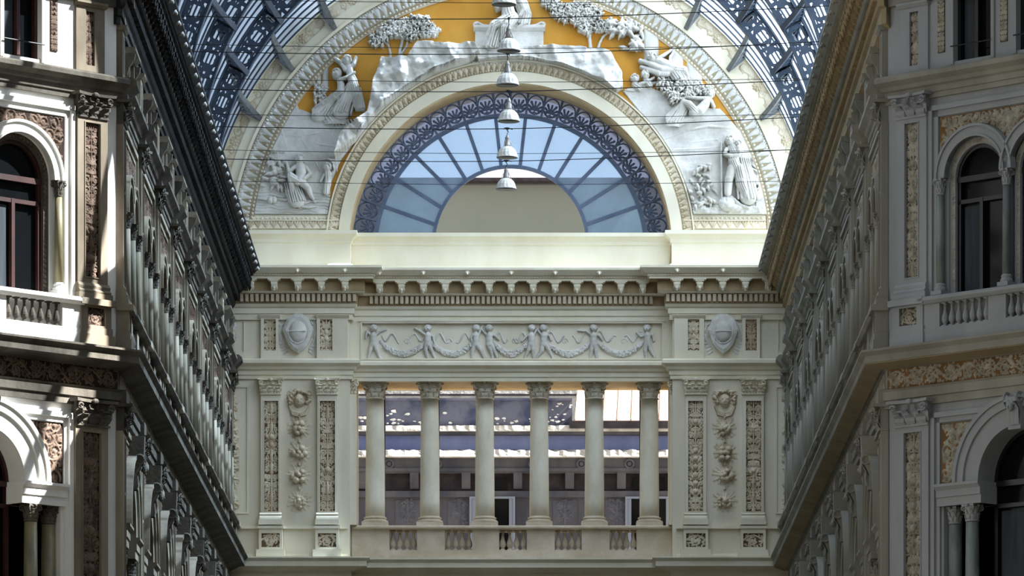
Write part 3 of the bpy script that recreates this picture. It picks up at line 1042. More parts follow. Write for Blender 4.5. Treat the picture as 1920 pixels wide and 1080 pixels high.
# palmettes of cast iron
rmw = (ro + RW) / 2; uL = PI * rmw / nP; uh = RW - ro
hf = HF(0, uL, 0, uh, .009)
cx_ = uL / 2
ov = [(cx_ + .21 * math.sin(t), uh * .47 + .25 * math.cos(t) * (1.12 if math.cos(t) > 0 else .9), .013) for t in [2 * PI * i / 20 for i in range(21)]]
hf.chain(ov)
hf.cap((cx_, uh * .17), (cx_, uh * .62), .014, .024)
for sg in (-1, 1):
    for a, l in ((.5, .24), (1.0, .20), (1.5, .15)):
        hf.cap((cx_, uh * .30), (cx_ + sg * l * math.sin(a), uh * .30 + l * math.cos(a)), .011, .027)
    hf.chain([(cx_, uh * .22, .012), (cx_ + sg * .09, uh * .18, .012), (cx_ + sg * .12, uh * .27, .014)])
    hf.blob(cx_ + sg * .24, uh * .1, .03); hf.blob(cx_ + sg * .25, uh * .9, .03)
hf.H = np.where(hf.H > -.5, .03, -1)
for k in range(nP):
    ac = PI * (k + .5) / nP
    def mp(x, d, z):
        a = PI / 2 + (x - uL / 2) / rmw
        return -(ro + z) * np.cos(a), d, (ro + z) * np.sin(a)
    if k == 0: pal = obj('palmette', hf.mesh('pal', -.01, mp), 'lead_blue', win)
    else: pal = pal.copy(); COL.objects.link(pal)
    pal.matrix_local = T(0, 0, ZW) @ Matrix.Rotation(PI / 2 - ac, 4, 'Y')
# beige building wall and eave seen through the open centre
bx = [PX(700), PX(1220)]
bb = thing('street_apartment_building', 'plain grey beige building with dark eave behind the open centre of the fan window', 'building', T(0, 0, 0))
yb = 205.0
zt = CZ + (2080 - 345) * yb / F_PX
obj('wall', MB().box(-14, 14, -yb - 10, -yb, 18, zt), 'far_wall_beige', bb)
m_ = MB().box(-5.0, 5.2, -yb - 10, -yb + .7, zt, zt + .12)
m_.add([(-4.9, -yb + .7, zt + .1), (5.1, -yb + .7, zt + .1), (5.0, -yb - 3, zt + .5), (-4.8, -yb - 3, zt + .5)], [(0, 1, 2, 3)])
obj('eave', m_, 'eave_dark', bb)
# ------------------------------------------------------------------ capitals, columns, balusters
def leaf3(mb, cx, cd, a, r_, z0, h, w_, out):
    """one upright acanthus leaf curling outwards"""
    ca, sa = math.cos(a), math.sin(a)
    prof = [(0, 0, .75), (.02 * out / .06, .35, 1.0), (.35 * out, .7, .95), (.9 * out, .95, .6), (1.15 * out, .88, .25)]
    v = []; f = []
    for rr, zz, ww in prof:
        for s_ in (-1, 0, 1):
            rad = r_ + rr + (0.012 if s_ == 0 else 0)
            v.append((cx + ca * rad - sa * s_ * w_ * ww * .5, cd + sa * rad + ca * s_ * w_ * ww * .5, z0 + zz * h))
    for i in range(len(prof) - 1):
        for k in range(2):
            b = i * 3 + k
            f.append((b, b + 1, b + 4, b + 3))
    mb.add(v, f)

def col_capital(r_, h, w_):
    """round Corinthian capital, base at z=0"""
    m_ = MB()
    m_.lathe(0, 0, [(r_ * 1.08, -.03), (r_ * 1.12, -.015), (r_ * 1.08, 0), (r_ * .98, .01), (r_ * 1.0, h * .5), (r_ * 1.25, h * .84)], 16)
    for k in range(8):
        leaf3(m_, 0, 0, 2 * PI * k / 8, r_ * .98, 0, h * .42, r_ * .72, r_ * .32)
        leaf3(m_, 0, 0, 2 * PI * (k + .5) / 8, r_ * 1.0, h * .22, h * .48, r_ * .66, r_ * .36)
    for k in range(4):
        a = PI / 4 + k * PI / 2
        q = []
        for i in range(14):
            t = i / 13
            th = -PI * .5 + t * 2 * PI * 1.15
            rr = h * .13 * (1 - .75 * t)
            rad = w_ * .60 + rr * math.cos(th)
            q.append((rad * math.cos(a), rad * math.sin(a), h * .74 + rr * math.sin(th)))
        q = [(r_ * .9 * math.cos(a), r_ * .9 * math.sin(a), h * .5)] + q
        m_.tube(q, h * .045, 5)
    ab = []
    n = 6
    for k in range(4):
        a0 = PI / 4 + k * PI / 2; a1 = a0 + PI / 2
        p0 = Vector((math.cos(a0), math.sin(a0))) * w_ * .70; p1 = Vector((math.cos(a1), math.sin(a1))) * w_ * .70
        for i in range(n):
            t = i / n; p = p0.lerp(p1, t)
            p = p * (1 - .16 * math.sin(PI * t))
            ab.append((p.x, p.y))
    N = len(ab)
    m_.add([(x, y, h * .86) for x, y in ab] + [(x * 1.04, y * 1.04, h) for x, y in ab],
           [(i, (i + 1) % N, N + (i + 1) % N, N + i) for i in range(N)] + [tuple(range(N))[::-1], tuple(range(N, 2 * N))])
    for k in range(4):
        a = k * PI / 2
        m_.ball((w_ * .53 * math.cos(a), w_ * .53 * math.sin(a), h * .9), h * .1, 6, 4)
    return m_

_pc = {}
def pil_capital(w_, h, dd):
    """flat pilaster capital, x -w/2..w/2, z 0..h, d 0..dd"""
    key = (round(w_, 2), round(h, 2), round(dd, 2))
    if key in _pc: return _pc[key]
    m_ = MB()
    m_.box(-w_ * .49, w_ * .49, 0, dd * .55, 0, h * .88)
    N = 8; pts = []
    for i in range(N + 1):
        t = -1 + 2 * i / N
        pts.append((t * w_ * .62, dd * (1.15 - .35 * (1 - t * t))))
    vv = [(x, d, h * .88) for x, d in pts] + [(w_ * .62, 0, h * .88), (-w_ * .62, 0, h * .88)]
    n = len(vv); vv += [(x * 1.03, d * 1.03, h) for x, d, z in vv]
    m_.add(vv, [(i, (i + 1) % n, n + (i + 1) % n, n + i) for i in range(n)] + [tuple(range(n))[::-1], tuple(range(n, 2 * n))])
    m_.box(-w_ * .52, w_ * .52, 0, dd * .66, -.03, .012)
    for k in (-1, 0, 1):
        leaf3(m_, k * w_ * .34, dd * .25, PI / 2, dd * .3, 0, h * .42, w_ * .30, dd * .55)
    for k in (-1.5, -.5, .5, 1.5):
        leaf3(m_, k * w_ * .3, dd * .25, PI / 2, dd * .3, h * .12, h * .52, w_ * .22, dd * .5)
    for sg in (-1, 1):
        q = []
        for i in range(16):
            t = i / 15; th = -PI * .5 + t * 2 * PI * 1.3
            rr = h * .17 * (1 - .78 * t)
            q.append((sg * (w_ * .46 + rr * math.cos(th)), dd * .95, h * .70 + rr * math.sin(th)))
        m_.tube([(sg * w_ * .12, dd * .6, h * .42), (sg * w_ * .28, dd * .8, h * .56)] + q, h * .045, 5)
        q = []
        for i in range(10):
            t = i / 9; th = -PI * .5 + t * 2 * PI
            rr = h * .09 * (1 - .6 * t)
            q.append((sg * (w_ * .12 - rr * math.cos(th)), dd * .75, h * .72 + rr * math.sin(th)))
        m_.tube([(sg * w_ * .2, dd * .6, h * .5)] + q, h * .03, 5)
    m_.ball((0, dd * .9, h * .93), (w_ * .10, .05, h * .12), 8, 6)
    hf = HF(-w_ * .48, w_ * .48, .01, h * .84, .011); rg = random.Random(3)
    for sg in (-1, 1):
        for k in range(3):
            hf.leaf(sg * w_ * (.06 + .15 * k), .02, PI / 2 - sg * .15, h * .4, h * .13, 4, 1.3)
        hf.leaf(sg * w_ * .2, h * .4, PI / 2 - sg * .3, h * .36, h * .1, 3, 1.3)
        hf.leaf(sg * w_ * .38, h * .34, PI / 2 - sg * .3, h * .3, h * .1, 3, 1.3)
    me2 = hf.mesh('x', dd * .56)
    n = len(m_.v)
    m_.v += [tuple(v.co) for v in me2.vertices]
    m_.f += [tuple(i + n for i in p.vertices) for p in me2.polygons]
    _pc[key] = m_
    return m_

def column_thing(r0, r1, zb, zt, hcap, hbase, mshaft, mcap, mbase, wcap=None, nseg=24, name='column'):
    """round column; z relative to its base at 0"""
    H = zt - zb
    root = bpy.data.objects.new(name, None); COL.objects.link(root)
    wc = wcap or r1 * 2.7
    m_ = MB(); w_ = r0 * 1.36
    m_.box(-w_, w_, -w_, w_, 0, hbase * .42)
    m_.lathe(0, 0, [(r0 * 1.3, hbase * .42), (r0 * 1.34, hbase * .5), (r0 * 1.3, hbase * .6), (r0 * 1.14, hbase * .66), (r0 * 1.12, hbase * .72), (r0 * 1.2, hbase * .8), (r0 * 1.18, hbase * .88), (r0 * 1.03, hbase * .95), (r0, hbase)], nseg)
    obj('base', m_, mbase, root, smooth=False)
    zs0, zs1 = hbase, H - hcap
    pr = []
    for i in range(9):
        t = i / 8
        pr.append((r0 + (r1 - r0) * t ** 1.6, zs0 + (zs1 - zs0) * t))
    pr += [(r1 * 1.05, zs1 - .02), (r1 * 1.05, zs1)]
    sh = obj('shaft', MB().lathe(0, 0, pr, nseg), mshaft, root, smooth=True)
    obj('capital', col_capital(r1, hcap, wc), mcap, root, T(0, 0, zs1))
    return root

def baluster_mesh(h, r_, n=12):
    p = [(.75, 0), (.75, .05), (.45, .08), (.55, .11), (.9, .2), (1.0, .3), (.9, .42), (.5, .62), (.36, .78), (.36, .84), (.55, .86), (.4, .89), (.42, .93), (.7, .95), (.7, 1.0)]
    m_ = MB().lathe(0, 0, [(a * r_, b * h) for a, b in p], n)
    m_.box(-r_ * .8, r_ * .8, -r_ * .8, r_ * .8, -.06 * h, .03 * h)
    m_.box(-r_ * .8, r_ * .8, -r_ * .8, r_ * .8, .97 * h, 1.03 * h)
    return m_

def panel_frame(m_, x0, x1, z0, z1, d0, d1, w_=.03):
    m_.box(x0 - w_, x0, d0, d1, z0 - w_, z1 + w_); m_.box(x1, x1 + w_, d0, d1, z0 - w_, z1 + w_)
    m_.box(x0, x1, d0, d1, z0 - w_, z0); m_.box(x0, x1, d0, d1, z1, z1 + w_)
    return m_

# ------------------------------------------------------------------ end wall cornice
def cornice(name, label, pathM_list, path, mm, mtan, mboss, sp=.57, prof=CRN, bosses=True, mdn=None, fil=None):
    """pathM_list: list of (matrix, length, phase) straight runs"""
    root = thing(name, label, 'cornice')
    obj('moulding', wprofile(path, prof), mm, root)
    md = MB(); dn = MB()
    # the modillion: scrolled bracket with a hanging drop
    S = [(.34, 23.56), (.40, 23.50), (.47, 23.53), (.51, 23.62), (.57, 23.64), (.615, 23.58), (.64, 23.66), (.63, 23.80), (.34, 23.80)]
    md.extr(S, -.07, .07)
    md.box(-.17, .17, .36, .66, 23.765, 23.80).box(-.12, .12, .36, .655, 23.73, 23.768)
    md.ball((0, .60, 23.56), (.05, .05, .055), 7, 5); md.ball((0, .60, 23.50), (.025, .025, .03), 6, 4)
    for sg in (-1, 1):
        md.ball((sg * .07, .45, 23.60), (.025, .07, .07), 7, 5); md.ball((sg * .07, .60, 23.68), (.03, .04, .05), 7, 5)
    bs = MB(); bs.ball((0, .80, 24.0), (.075, .07, .06), 9, 6); bs.ball((0, .86, 23.96), (.035, .035, .045), 6, 4)
    mproto = bproto = None
    for M, L, d0 in pathM_list:
        n = max(1, int(L / sp)); s_ = L / n
        for k in range(n):
            X_ = (k + .5) * s_
            if mproto is None:
                mproto = obj('modillion', md, mtan, root, M @ T(X_, d0)); o = mproto
            else:
                o = mproto.copy(); COL.objects.link(o); o.parent = root; o.matrix_local = M @ T(X_, d0)
            if bosses and k % 2 == 0:
                if bproto is None:
                    bproto = obj('boss', bs, mboss, root, M @ T(X_, d0), smooth=True)
                else:
                    o = bproto.copy(); COL.objects.link(o); o.parent = root; o.matrix_local = M @ T(X_, d0)
    dnm = MB()
    for M, L, d0 in pathM_list:
        n = int(L / .135)
        R_ = M
        for k in range(n):
            x = (k + .5) * L / n
            t = MB().box(x - .042, x + .042, d0 + .2, d0 + .30, 23.24, 23.44)
            vv = [M @ Vector(p) for p in t.v]
            b = len(dnm.v); dnm.v += [tuple(p) for p in vv]; dnm.f += [tuple(i + b for i in f) for f in t.f]
        n = int(L / .075)
        for k in range(n):
            x = (k + .5) * L / n
            t = MB().box(x - .022, x + .022, d0 + .66, d0 + .70, 23.875, 23.91)
            vv = [M @ Vector(p) for p in t.v]
            b = len(dnm.v); dnm.v += [tuple(p) for p in vv]; dnm.f += [tuple(i + b for i in f) for f in t.f]
    tag(obj('dentil_course', dnm, mdn or mtan, root), kind='stuff')
    if fil: obj('pale_fillet', wprofile(path, [(.66, 23.915), (.70, 23.915), (.70, 23.94), (.66, 23.94)]), fil, root)
    return root
CR2 = [(d, z) for d, z in CRN]
runs = [(FE @ T(XL + .3, 0), XB0 - XL - .1, BAY), (FE @ T(XB0 + .5, 0), XB1 - XB0 - 1.0, 0.0), (FE @ T(XB1 - .2, 0), XR - XB1 - .1, BAY)]
cornice('cornice', 'cream bracketed cornice crossing the end wall below the relief', runs, EP, 'cream_trim', 'cream_trim', 'cream_trim', mdn='tan_stone')
struct('trim_17', wprofile(EP, [(.38, 23.505), (.41, 23.505), (.41, 23.79), (.62, 23.79), (.62, 23.805), (.38, 23.805)]), 'modillion_tan')
struct('trim_22', wprofile(EP, [(.1, 23.19), (.21, 23.19), (.21, 23.44), (.1, 23.44)]), 'modillion_tan')

# ------------------------------------------------------------------ colonnade
CP = [703.5, 806, 909, 1011, 1114.5, 1217.5]
z0c, z1c = Z_OPEN0, Z_OPEN1 + .0
col0 = column_thing(.262, .232, z0c, z1c, .44, .29, 'shaft', 'shaft_cap', 'tan_stone', .64)
for i, px in enumerate(CP):
    c = col0 if i == 0 else copy_tree(col0)
    place(c, FE @ T(PX(px, -.4), -.40, z0c))
    tag(c, ['weathered grey column at the left end of the open colonnade', 'weathered grey column, second from the left end of the colonnade',
            'weathered grey column just left of the middle of the colonnade', 'weathered grey column just right of the middle of the colonnade',
            'weathered grey column, second from the right end of the colonnade', 'weathered grey column at the right end of the open colonnade'][i], 'column', 'columns of the end wall colonnade')
# square posts behind the columns
pm = MB().box(-.24, .24, -.12, .12, 0, z1c - z0c)
for i, px in enumerate(CP):
    o = obj('rear_post', pm if i == 0 else pm_o.data, 'far_grey')
    if i == 0: pm_o = o
    place(o, FE @ T(PX(px, -.4), -1.75, z0c))
    tag(o, 'slim grey post standing behind the %s colonnade column counted from the left' % ORD[i], 'post', 'posts behind the columns')
# soffit boards
struct('trim_8', MB().box(XO0, XO1, -2.0, -.02, z1c - .012, z1c + .01), 'tan', FE)
# responds at both ends of the colonnade
for sg, px0, px1, lab in ((-1, 652, 668, 'plain half pilaster at the left end of the colonnade'), (1, 1256, 1271, 'plain half pilaster at the right end of the colonnade')):
    root = thing('half_pilaster', lab, 'pilaster', FE)
    a, b = PX(px0, .1), PX(px1, .1)
    a, b = min(a, b), max(a, b)
    c_ = (a + b) / 2; w_ = b - a
    obj('shaft', MB().box(a, b, -1.0, .28, z0c + .28, z1c - .44), 'cream', root)
    obj('base', MB().box(a - .03, b + .03, -1.0, .32, z0c, z0c + .14).box(a - .01, b + .01, -1.0, .30, z0c + .14, z0c + .28), 'cream_trim', root)
    obj('capital', pil_capital(w_ * 1.05, .44, .34), 'cream_trim', root, T(c_, .0, z1c - .44))

# balustrade below the colonnade
root = thing('balustrade', 'pale stone balustrade under the colonnade with five short rows of balusters', 'balustrade', FE)
zr0, zr1 = PZ(992, .2), PZ(985, .2)
xa, xb = PX(660, .2), PX(1263, .2)
obj('handrail', MB().extr([(-.75, zr0), (.12, zr0), (.20, zr0 + .03), (.20, zr1 - .03), (.17, zr1), (-.75, zr1)], xa, xb), 'tan_stone', root)
zb0, zb1 = PZ(1049, .2), PZ(1031, .2)
obj('plinth', MB().box(xa, xb, -.75, .14, zb0, zb1), 'tan_stone', root)
peds = [(660, 730), (782, 834), (886, 936), (988, 1040), (1091, 1143), (1194, 1263)]
pr = None
for p0, p1 in peds:
    a, b = PX(p0, .1), PX(p1, .1)
    obj('pedestal', MB().box(a, b, -.7, .08, zb1, zr0), 'tan_stone', root)
bm_ = baluster_mesh(zr0 - zb1 - .06, .085)
bo = None
for i in range(5):
    a, b = PX(peds[i][1], .0), PX(peds[i + 1][0], .0)
    for k in range(4):
        x = a + (k + .5) * (b - a) / 4
        if bo is None: bo = obj('baluster', bm_, 'tan_stone', root, smooth=True); o = bo
        else: o = bo.copy(); COL.objects.link(o); o.parent = root
        o.matrix_local = T(x, -.15, zb1 + .03)

# ------------------------------------------------------------------ side bays of the end wall
def lower_pilaster(px0, px1, q0, q1, seed, label, ground, rel):
    d0 = BAY
    root = thing('relief_pilaster', label, 'pilaster', FE)
    a, b = PX(px0, d0 + .1), PX(px1, d0 + .1); c_ = (a + b) / 2; w_ = b - a
    zc1, zc0 = PZ(711, d0), PZ(739, d0)
    zs1, zs0 = zc0, PZ(962, d0)
    x0, x1 = PX(q0, d0 + .08), PX(q1, d0 + .08); zt_, zb_ = PZ(752, d0 + .08), PZ(959, d0 + .08)
    m_ = holed(MB(), rect(a, b, zs0, zs1), [rect(x0, x1, zb_, zt_)], d0, d0 + .12)
    panel_frame(m_, x0, x1, zb_, zt_, d0 + .12, d0 + .135, .02)
    obj('shaft', m_, 'cream', root)
    obj('panel_ground', MB().box(x0, x1, d0 - .01, d0 + .035, zb_, zt_), ground, root)
    hf = candelabra(x1 - x0, zt_ - zb_, seed)
    obj('grotesque_carving', hf.mesh('gc', 0, None, 1.5), rel, root, T(x0, d0 + .033, zb_))
    zl = PZ(984, d0 + .1)
    m_ = MB().box(a - .06, b + .06, d0, d0 + .2, zl, PZ(974, d0 + .1)).extr([(d0, PZ(974, d0 + .1)), (d0 + .2, PZ(974, d0 + .1)), (d0 + .19, PZ(971, d0)), (d0 + .15, PZ(968, d0)), (d0 + .17, PZ(965, d0)), (d0 + .13, zs0), (d0, zs0)], a - .03, b + .03)
    obj('base', m_, 'cream_trim', root)
    obj('capital', pil_capital(w_ * 1.02, zc1 - zc0, .26), 'cream_trim', root, T(c_, d0, zc0))
    # pedestal with its little square relief
    z2, z3 = PZ(1049, d0 + .2), PZ(986, d0 + .2)
    m_ = MB().box(a - .09, b + .09, d0, d0 + .24, z3 - .07, z3).box(a - .12, b + .12, d0, d0 + .26, z2, z2 + .27)
    xs0, xs1 = PX(px0 + 2, d0 + .2), PX(px1 + 3, d0 + .2)
    zz0, zz1 = PZ(1026, d0 + .15), PZ(1000, d0 + .15)
    holed(m_, rect(a - .05, b + .05, z2 + .2, z3 - .06), [rect(a + .02, b - .02, zz0, zz1)], d0, d0 + .2)
    obj('pedestal', m_, 'cream', root)
    hf = rinceau(b - a - .04, zz1 - zz0, seed + 40, region=None)
    obj('pedestal_ground', MB().box(a + .02, b - .02, d0 - .01, d0 + .14, zz0, zz1), ground, root)
    obj('pedestal_carving', hf.mesh('pc', mx=1.0), rel, root, T(a + .02, d0 + .14, zz0))
lower_pilaster(489, 526, 495.6, 522, 11, 'cream pilaster with carved grotesque panel, left of the hanging fruit beside the left arcade', 'panel_brown', 'relief_warm')
lower_pilaster(595, 632, 600, 628, 12, 'cream pilaster with carved grotesque panel between the left fruit drop and the colonnade', 'panel_brown', 'relief_warm')
lower_pilaster(1285, 1324, 1290.5, 1318, 13, 'cream pilaster with carved grotesque panel between the colonnade and the right fruit drop', 'olive_ground', 'relief_warm')
lower_pilaster(1392, 1432, 1399, 1427, 14, 'cream pilaster with carved grotesque panel, right of the fruit drop beside the right arcade', 'panel_brown', 'relief_warm')
# continuous pedestal ledge of the side bays
for a, b in ((XL, PX(652, .6)), (PX(1268, .6), XR)):
    struct('trim_9', MB().box(a, b, BAY, BAY + .09, PZ(991, .55), PZ(986, .55)).box(a, b, BAY, BAY + .06, PZ(1049, .5), PZ(1038, .5)), 'cream_trim', FE)

# fruit drops
def fruit_drop(px, label, mat_, seed):
    rg = random.Random(seed)
    x0 = PX(px, BAY); d0 = BAY
    root = thing('fruit_drop', label, 'carved ornament', FE @ T(x0, d0, 0))
    u = 1 / 70.2
    def Z(py): return PZ(py, BAY)
    # mask
    hf = HF(-.40, .40, Z(784), Z(724), .011)
    cz = Z(751)
    hf.blob(0, cz, .14, .19, .17)
    hf.blob(0, cz - .02, .03, .06, .05, base=.15, k=.02)          # nose
    for sg in (-1, 1):
        hf.blob(sg * .055, cz + .04, .032, .016, .02, base=.15)
        hf.blob(sg * .06, cz - .06, .04, .045, .03, base=.12, k=.03)
    hf.cap((-.03, cz - .10), (.03, cz - .10), .012, .012, .155)
    for k in range(26):
        a = PI * (-.15 + 1.3 * k / 25)
        rr = rg.uniform(.19, .25)
        hf.blob(rr * 1.15 * math.cos(a), cz + .03 + rr * math.sin(a), rg.uniform(.035, .06), h=rg.uniform(.1, .16))
    for sg in (-1, 1):
        hf.spiral(sg * .22, cz - .02, .09, 1.2, PI / 2, sg, .025, flower=False)
        hf.spiral(sg * .27, cz + .17, .07, 1.1, PI / 2, sg, .022, flower=False)
        for k in range(3):
            hf.chain([(sg * .27, Z(762), .02, .02), (sg * .18, Z(772 + 3 * k), .02 , .05), (0.02 * sg, Z(775 + 3 * k), .02, .05)])
    obj('mask', hf.mesh('mask'), mat_, root)
    rows = [(803.5, 19), (849, 20), (891, 19), (940, 23)]
    for ri_, (py, hh) in enumerate(rows):
        cz = Z(py); H_ = hh * u
        hf = HF(-.36, .36, cz - H_ - .08, cz + H_ + .06, .011)
        for k in range(14):
            a = 2 * PI * k / 14 + rg.uniform(-.1, .1)
            L = rg.uniform(.24, .31)
            hf.leaf(.06 * math.cos(a), cz + .05 * math.sin(a), a, L * (1 if abs(math.cos(a)) > .4 else .9), .07, 3, hs=.8)
        nf = 6 if ri_ < 3 else 16
        for k in range(nf):
            a = 2 * PI * k / nf + rg.uniform(-.2, .2)
            rr = rg.uniform(.06, .15)
            sz = rg.uniform(.06, .085) if ri_ < 3 else rg.uniform(.035, .055)
            hf.blob(rr * 1.2 * math.cos(a), cz - .02 + rr * math.sin(a), sz, sz * rg.uniform(1, 1.25), sz * 1.6, base=.05, rot=a)
        hf.blob(0, cz, .07, h=.14, base=.06)
        hf.cap((0, cz + H_), (0, cz + H_ + .05), .03, .03, .03)
        obj('fruit_cluster', hf.mesh('fruit'), mat_, root)
    return root
fruit_drop(561, 'hanging fruit carving under a curly haired mask, left of the colonnade', 'relief_warm', 21)
fruit_drop(1359, 'hanging fruit carving under a curly haired mask, right of the colonnade', 'relief_warm', 22)

# recessed vine panels next to the arcades
def side_recess(side):
    lft = side == 'left'
    d0 = BAY
    x0, x1 = (XL, PX(463, d0)) if lft else (PX(1457, d0), XR)
    z0, z1 = PZ(960, d0), PZ(727, d0)
    root = thing('vine_panel', 'tall recessed panel with carved leaf vine, %s edge of the end wall against the arcade' % side, 'wall panel', FE)
    m_ = MB()
    if lft: m_.box(x1, x1 + .05, d0, d0 + .03, z0 - .05, z1 + .05)
    else: m_.box(x0 - .05, x0, d0, d0 + .03, z0 - .05, z1 + .05)
    m_.box(x0, x1, d0, d0 + .03, z1, z1 + .05); m_.box(x0, x1, d0, d0 + .03, z0 - .05, z0)
    obj('frame', m_, 'cream_trim', root)
    a, b = (PX(424, d0), PX(448, d0)) if lft else (PX(1466, d0), PX(1490, d0))
    hf = HF(0, b - a, 0, z1 - z0 - .2, .013); w_ = b - a; rg = random.Random(5 if lft else 6)
    z = .05
    while z < z1 - z0 - .35:
        hf.chain([(w_ / 2, z, .03), (w_ * .3, z + .1, .03), (w_ * .6, z + .2, .03)])
        for k in range(3):
            hf.leaf(w_ * rg.uniform(.3, .7), z + rg.uniform(0, .15), rg.uniform(0, 2 * PI), .17, .09, 3, hs=1.3)
        if rg.random() < .4: hf.blob(w_ / 2, z + .1, .07, .08, .09)
        z += .15
    obj('vine_carving', hf.mesh('vine', 0, None, 1.6), 'relief_warm', root, T(a, d0, z0 + .08))
side_recess('left'); side_recess('right')

# attic zone of the side bays: small panels and shields
def attic_pier(px0, px1, q0, q1, seed, label, ground, rel):
    d0 = BAY
    root = thing('attic_pier', label, 'pier', FE)
    a, b = PX(px0, d0 + .1), PX(px1, d0 + .1)
    z0, z1 = PZ(679, d0 + .1), PZ(590, d0 + .1)
    x0, x1 = PX(q0, d0 + .1), PX(q1, d0 + .1); zb_, zt_ = PZ(657, d0 + .1), PZ(598, d0 + .1)
    m_ = holed(MB(), rect(a, b, z0, z1), [rect(x0, x1, zb_, zt_)], d0, d0 + .11)
    m_.extr([(d0, z1 - .09), (d0 + .12, z1 - .09), (d0 + .18, z1 - .02), (d0 + .18, z1), (d0, z1)], a - .04, b + .04)
    obj('body', m_, 'cream', root)
    obj('panel_ground', MB().box(x0, x1, d0 - .01, d0 + .03, zb_, zt_), ground, root)
    obj('grotesque_carving', candelabra(x1 - x0, zt_ - zb_, seed).mesh('ac'), rel, root, T(x0, d0 + .03, zb_))
attic_pier(489, 522, 495, 517, 31, 'short pier with small carved panel between the left arcade and left shield', 'panel_brown', 'relief_warm')
attic_pier(594, 652, 600, 623, 32, 'short pier with small carved panel between the left shield and the cherub frieze', 'panel_brown', 'relief_warm')
attic_pier(1264, 1320, 1290, 1311, 33, 'short pier with small carved panel between the cherub frieze and the right shield', 'olive_ground', 'relief_warm')
attic_pier(1392, 1425, 1398, 1419, 34, 'short pier with small carved panel between the right shield and the right arcade', 'ochre_ground', 'relief_rose')
for side, px in (('left', 434), ('right', 1480)):
    x0 = PX(px - 11, BAY); z0 = PZ(657, BAY)
    hf = HF(0, .34, 0, .8, .012); rg = random.Random(px)
    for k in range(14): hf.leaf(rg.uniform(.08, .26), .05 + k * .05, rg.uniform(0, 6.28), .13, .06, 2)
    root = thing('leaf_carving', 'small upright leaf carving under the cornice at the %s corner of the end wall' % side, 'carving', FE @ T(x0, BAY, z0))
    obj('leaves', hf.mesh('lf'), 'relief', root)
    xs = .48 if side == 'left' else -.16
    obj('groove_frame', MB().box(xs, xs + .03, 0, .03, -.02, .82), 'cream_trim', root)

def shield(px, label, mt):
    x0 = PX(px, BAY); zc = PZ(626, BAY)
    root = thing('coat_of_arms', label, 'coat of arms', FE @ T(x0, BAY, zc))
    u = 1 / 70.3
    P = [(-8, 36), (8, 36), (22, 27), (30, 6), (20, -20), (12, -30), (0, -38), (-12, -30), (-20, -20), (-30, 6), (-22, 27)]
    P = [(x * u * .95, z * u) for x, z in P]
    n = len(P); m_ = MB()
    m_.add([(x, .0, z) for x, z in P] + [(x, .16, z) for x, z in P] + [(x * .8, .2, z * .82) for x, z in P],
           [(i, (i + 1) % n, n + (i + 1) % n, n + i) for i in range(n)] + [(n + i, n + (i + 1) % n, 2 * n + (i + 1) % n, 2 * n + i) for i in range(n)] + [tuple(range(2 * n, 3 * n))])
    obj('cartouche', m_, mt, root)
    m_ = MB(); m_.ball((0, .16, .04), (.24, .14, .30), 20, 14)
    obj('oval_boss', m_, mt, root, smooth=True)
    m_ = MB().box(-.22, .22, .27, .315, .03, .05)
    obj('dividing_band', m_, mt, root)
    m_ = MB()
    for k in range(26):
        a = PI * (1.0 + k / 25); m_.ball((.27 * math.cos(a), .2, .04 + .33 * math.sin(a)), .02, 6, 4)
    obj('bead_chain', m_, mt, root, smooth=True)
    hf = HF(-.62, .62, -.6, .6, .012)
    for sg in (-1, 1):
        hf.spiral(sg * .47, .33, .13, 1.3, PI / 2, sg, .035, flower=False)
        hf.spiral(sg * .48, -.06, .10, 1.2, PI / 2, -sg, .03, flower=False)
        hf.chain([(sg * .1, .54, .04), (sg * .28, .5, .04), (sg * .42, .44, .04), (sg * .56, .46, .03)])
        hf.chain([(sg * .45, .2, .035), (sg * .5, .0, .04), (sg * .42, -.2, .03), (sg * .3, -.4, .02)])
        for k in range(6):
            hf.leaf(sg * (.44 - .03 * k), -.12 - .07 * k, PI / 2 - sg * (1.2 + .2 * k), .14, .05, 2)
        hf.leaf(sg * .5, .1, PI / 2 - sg * 1.5, .12, .07, 2)
    obj('scrollwork', hf.mesh('sw'), mt, root)
shield(559, 'white carved shield with round boss between small panels, left of the cherub frieze', 'relief')
shield(1355.5, 'white carved shield with round boss between small panels, right of the cherub frieze', 'relief')

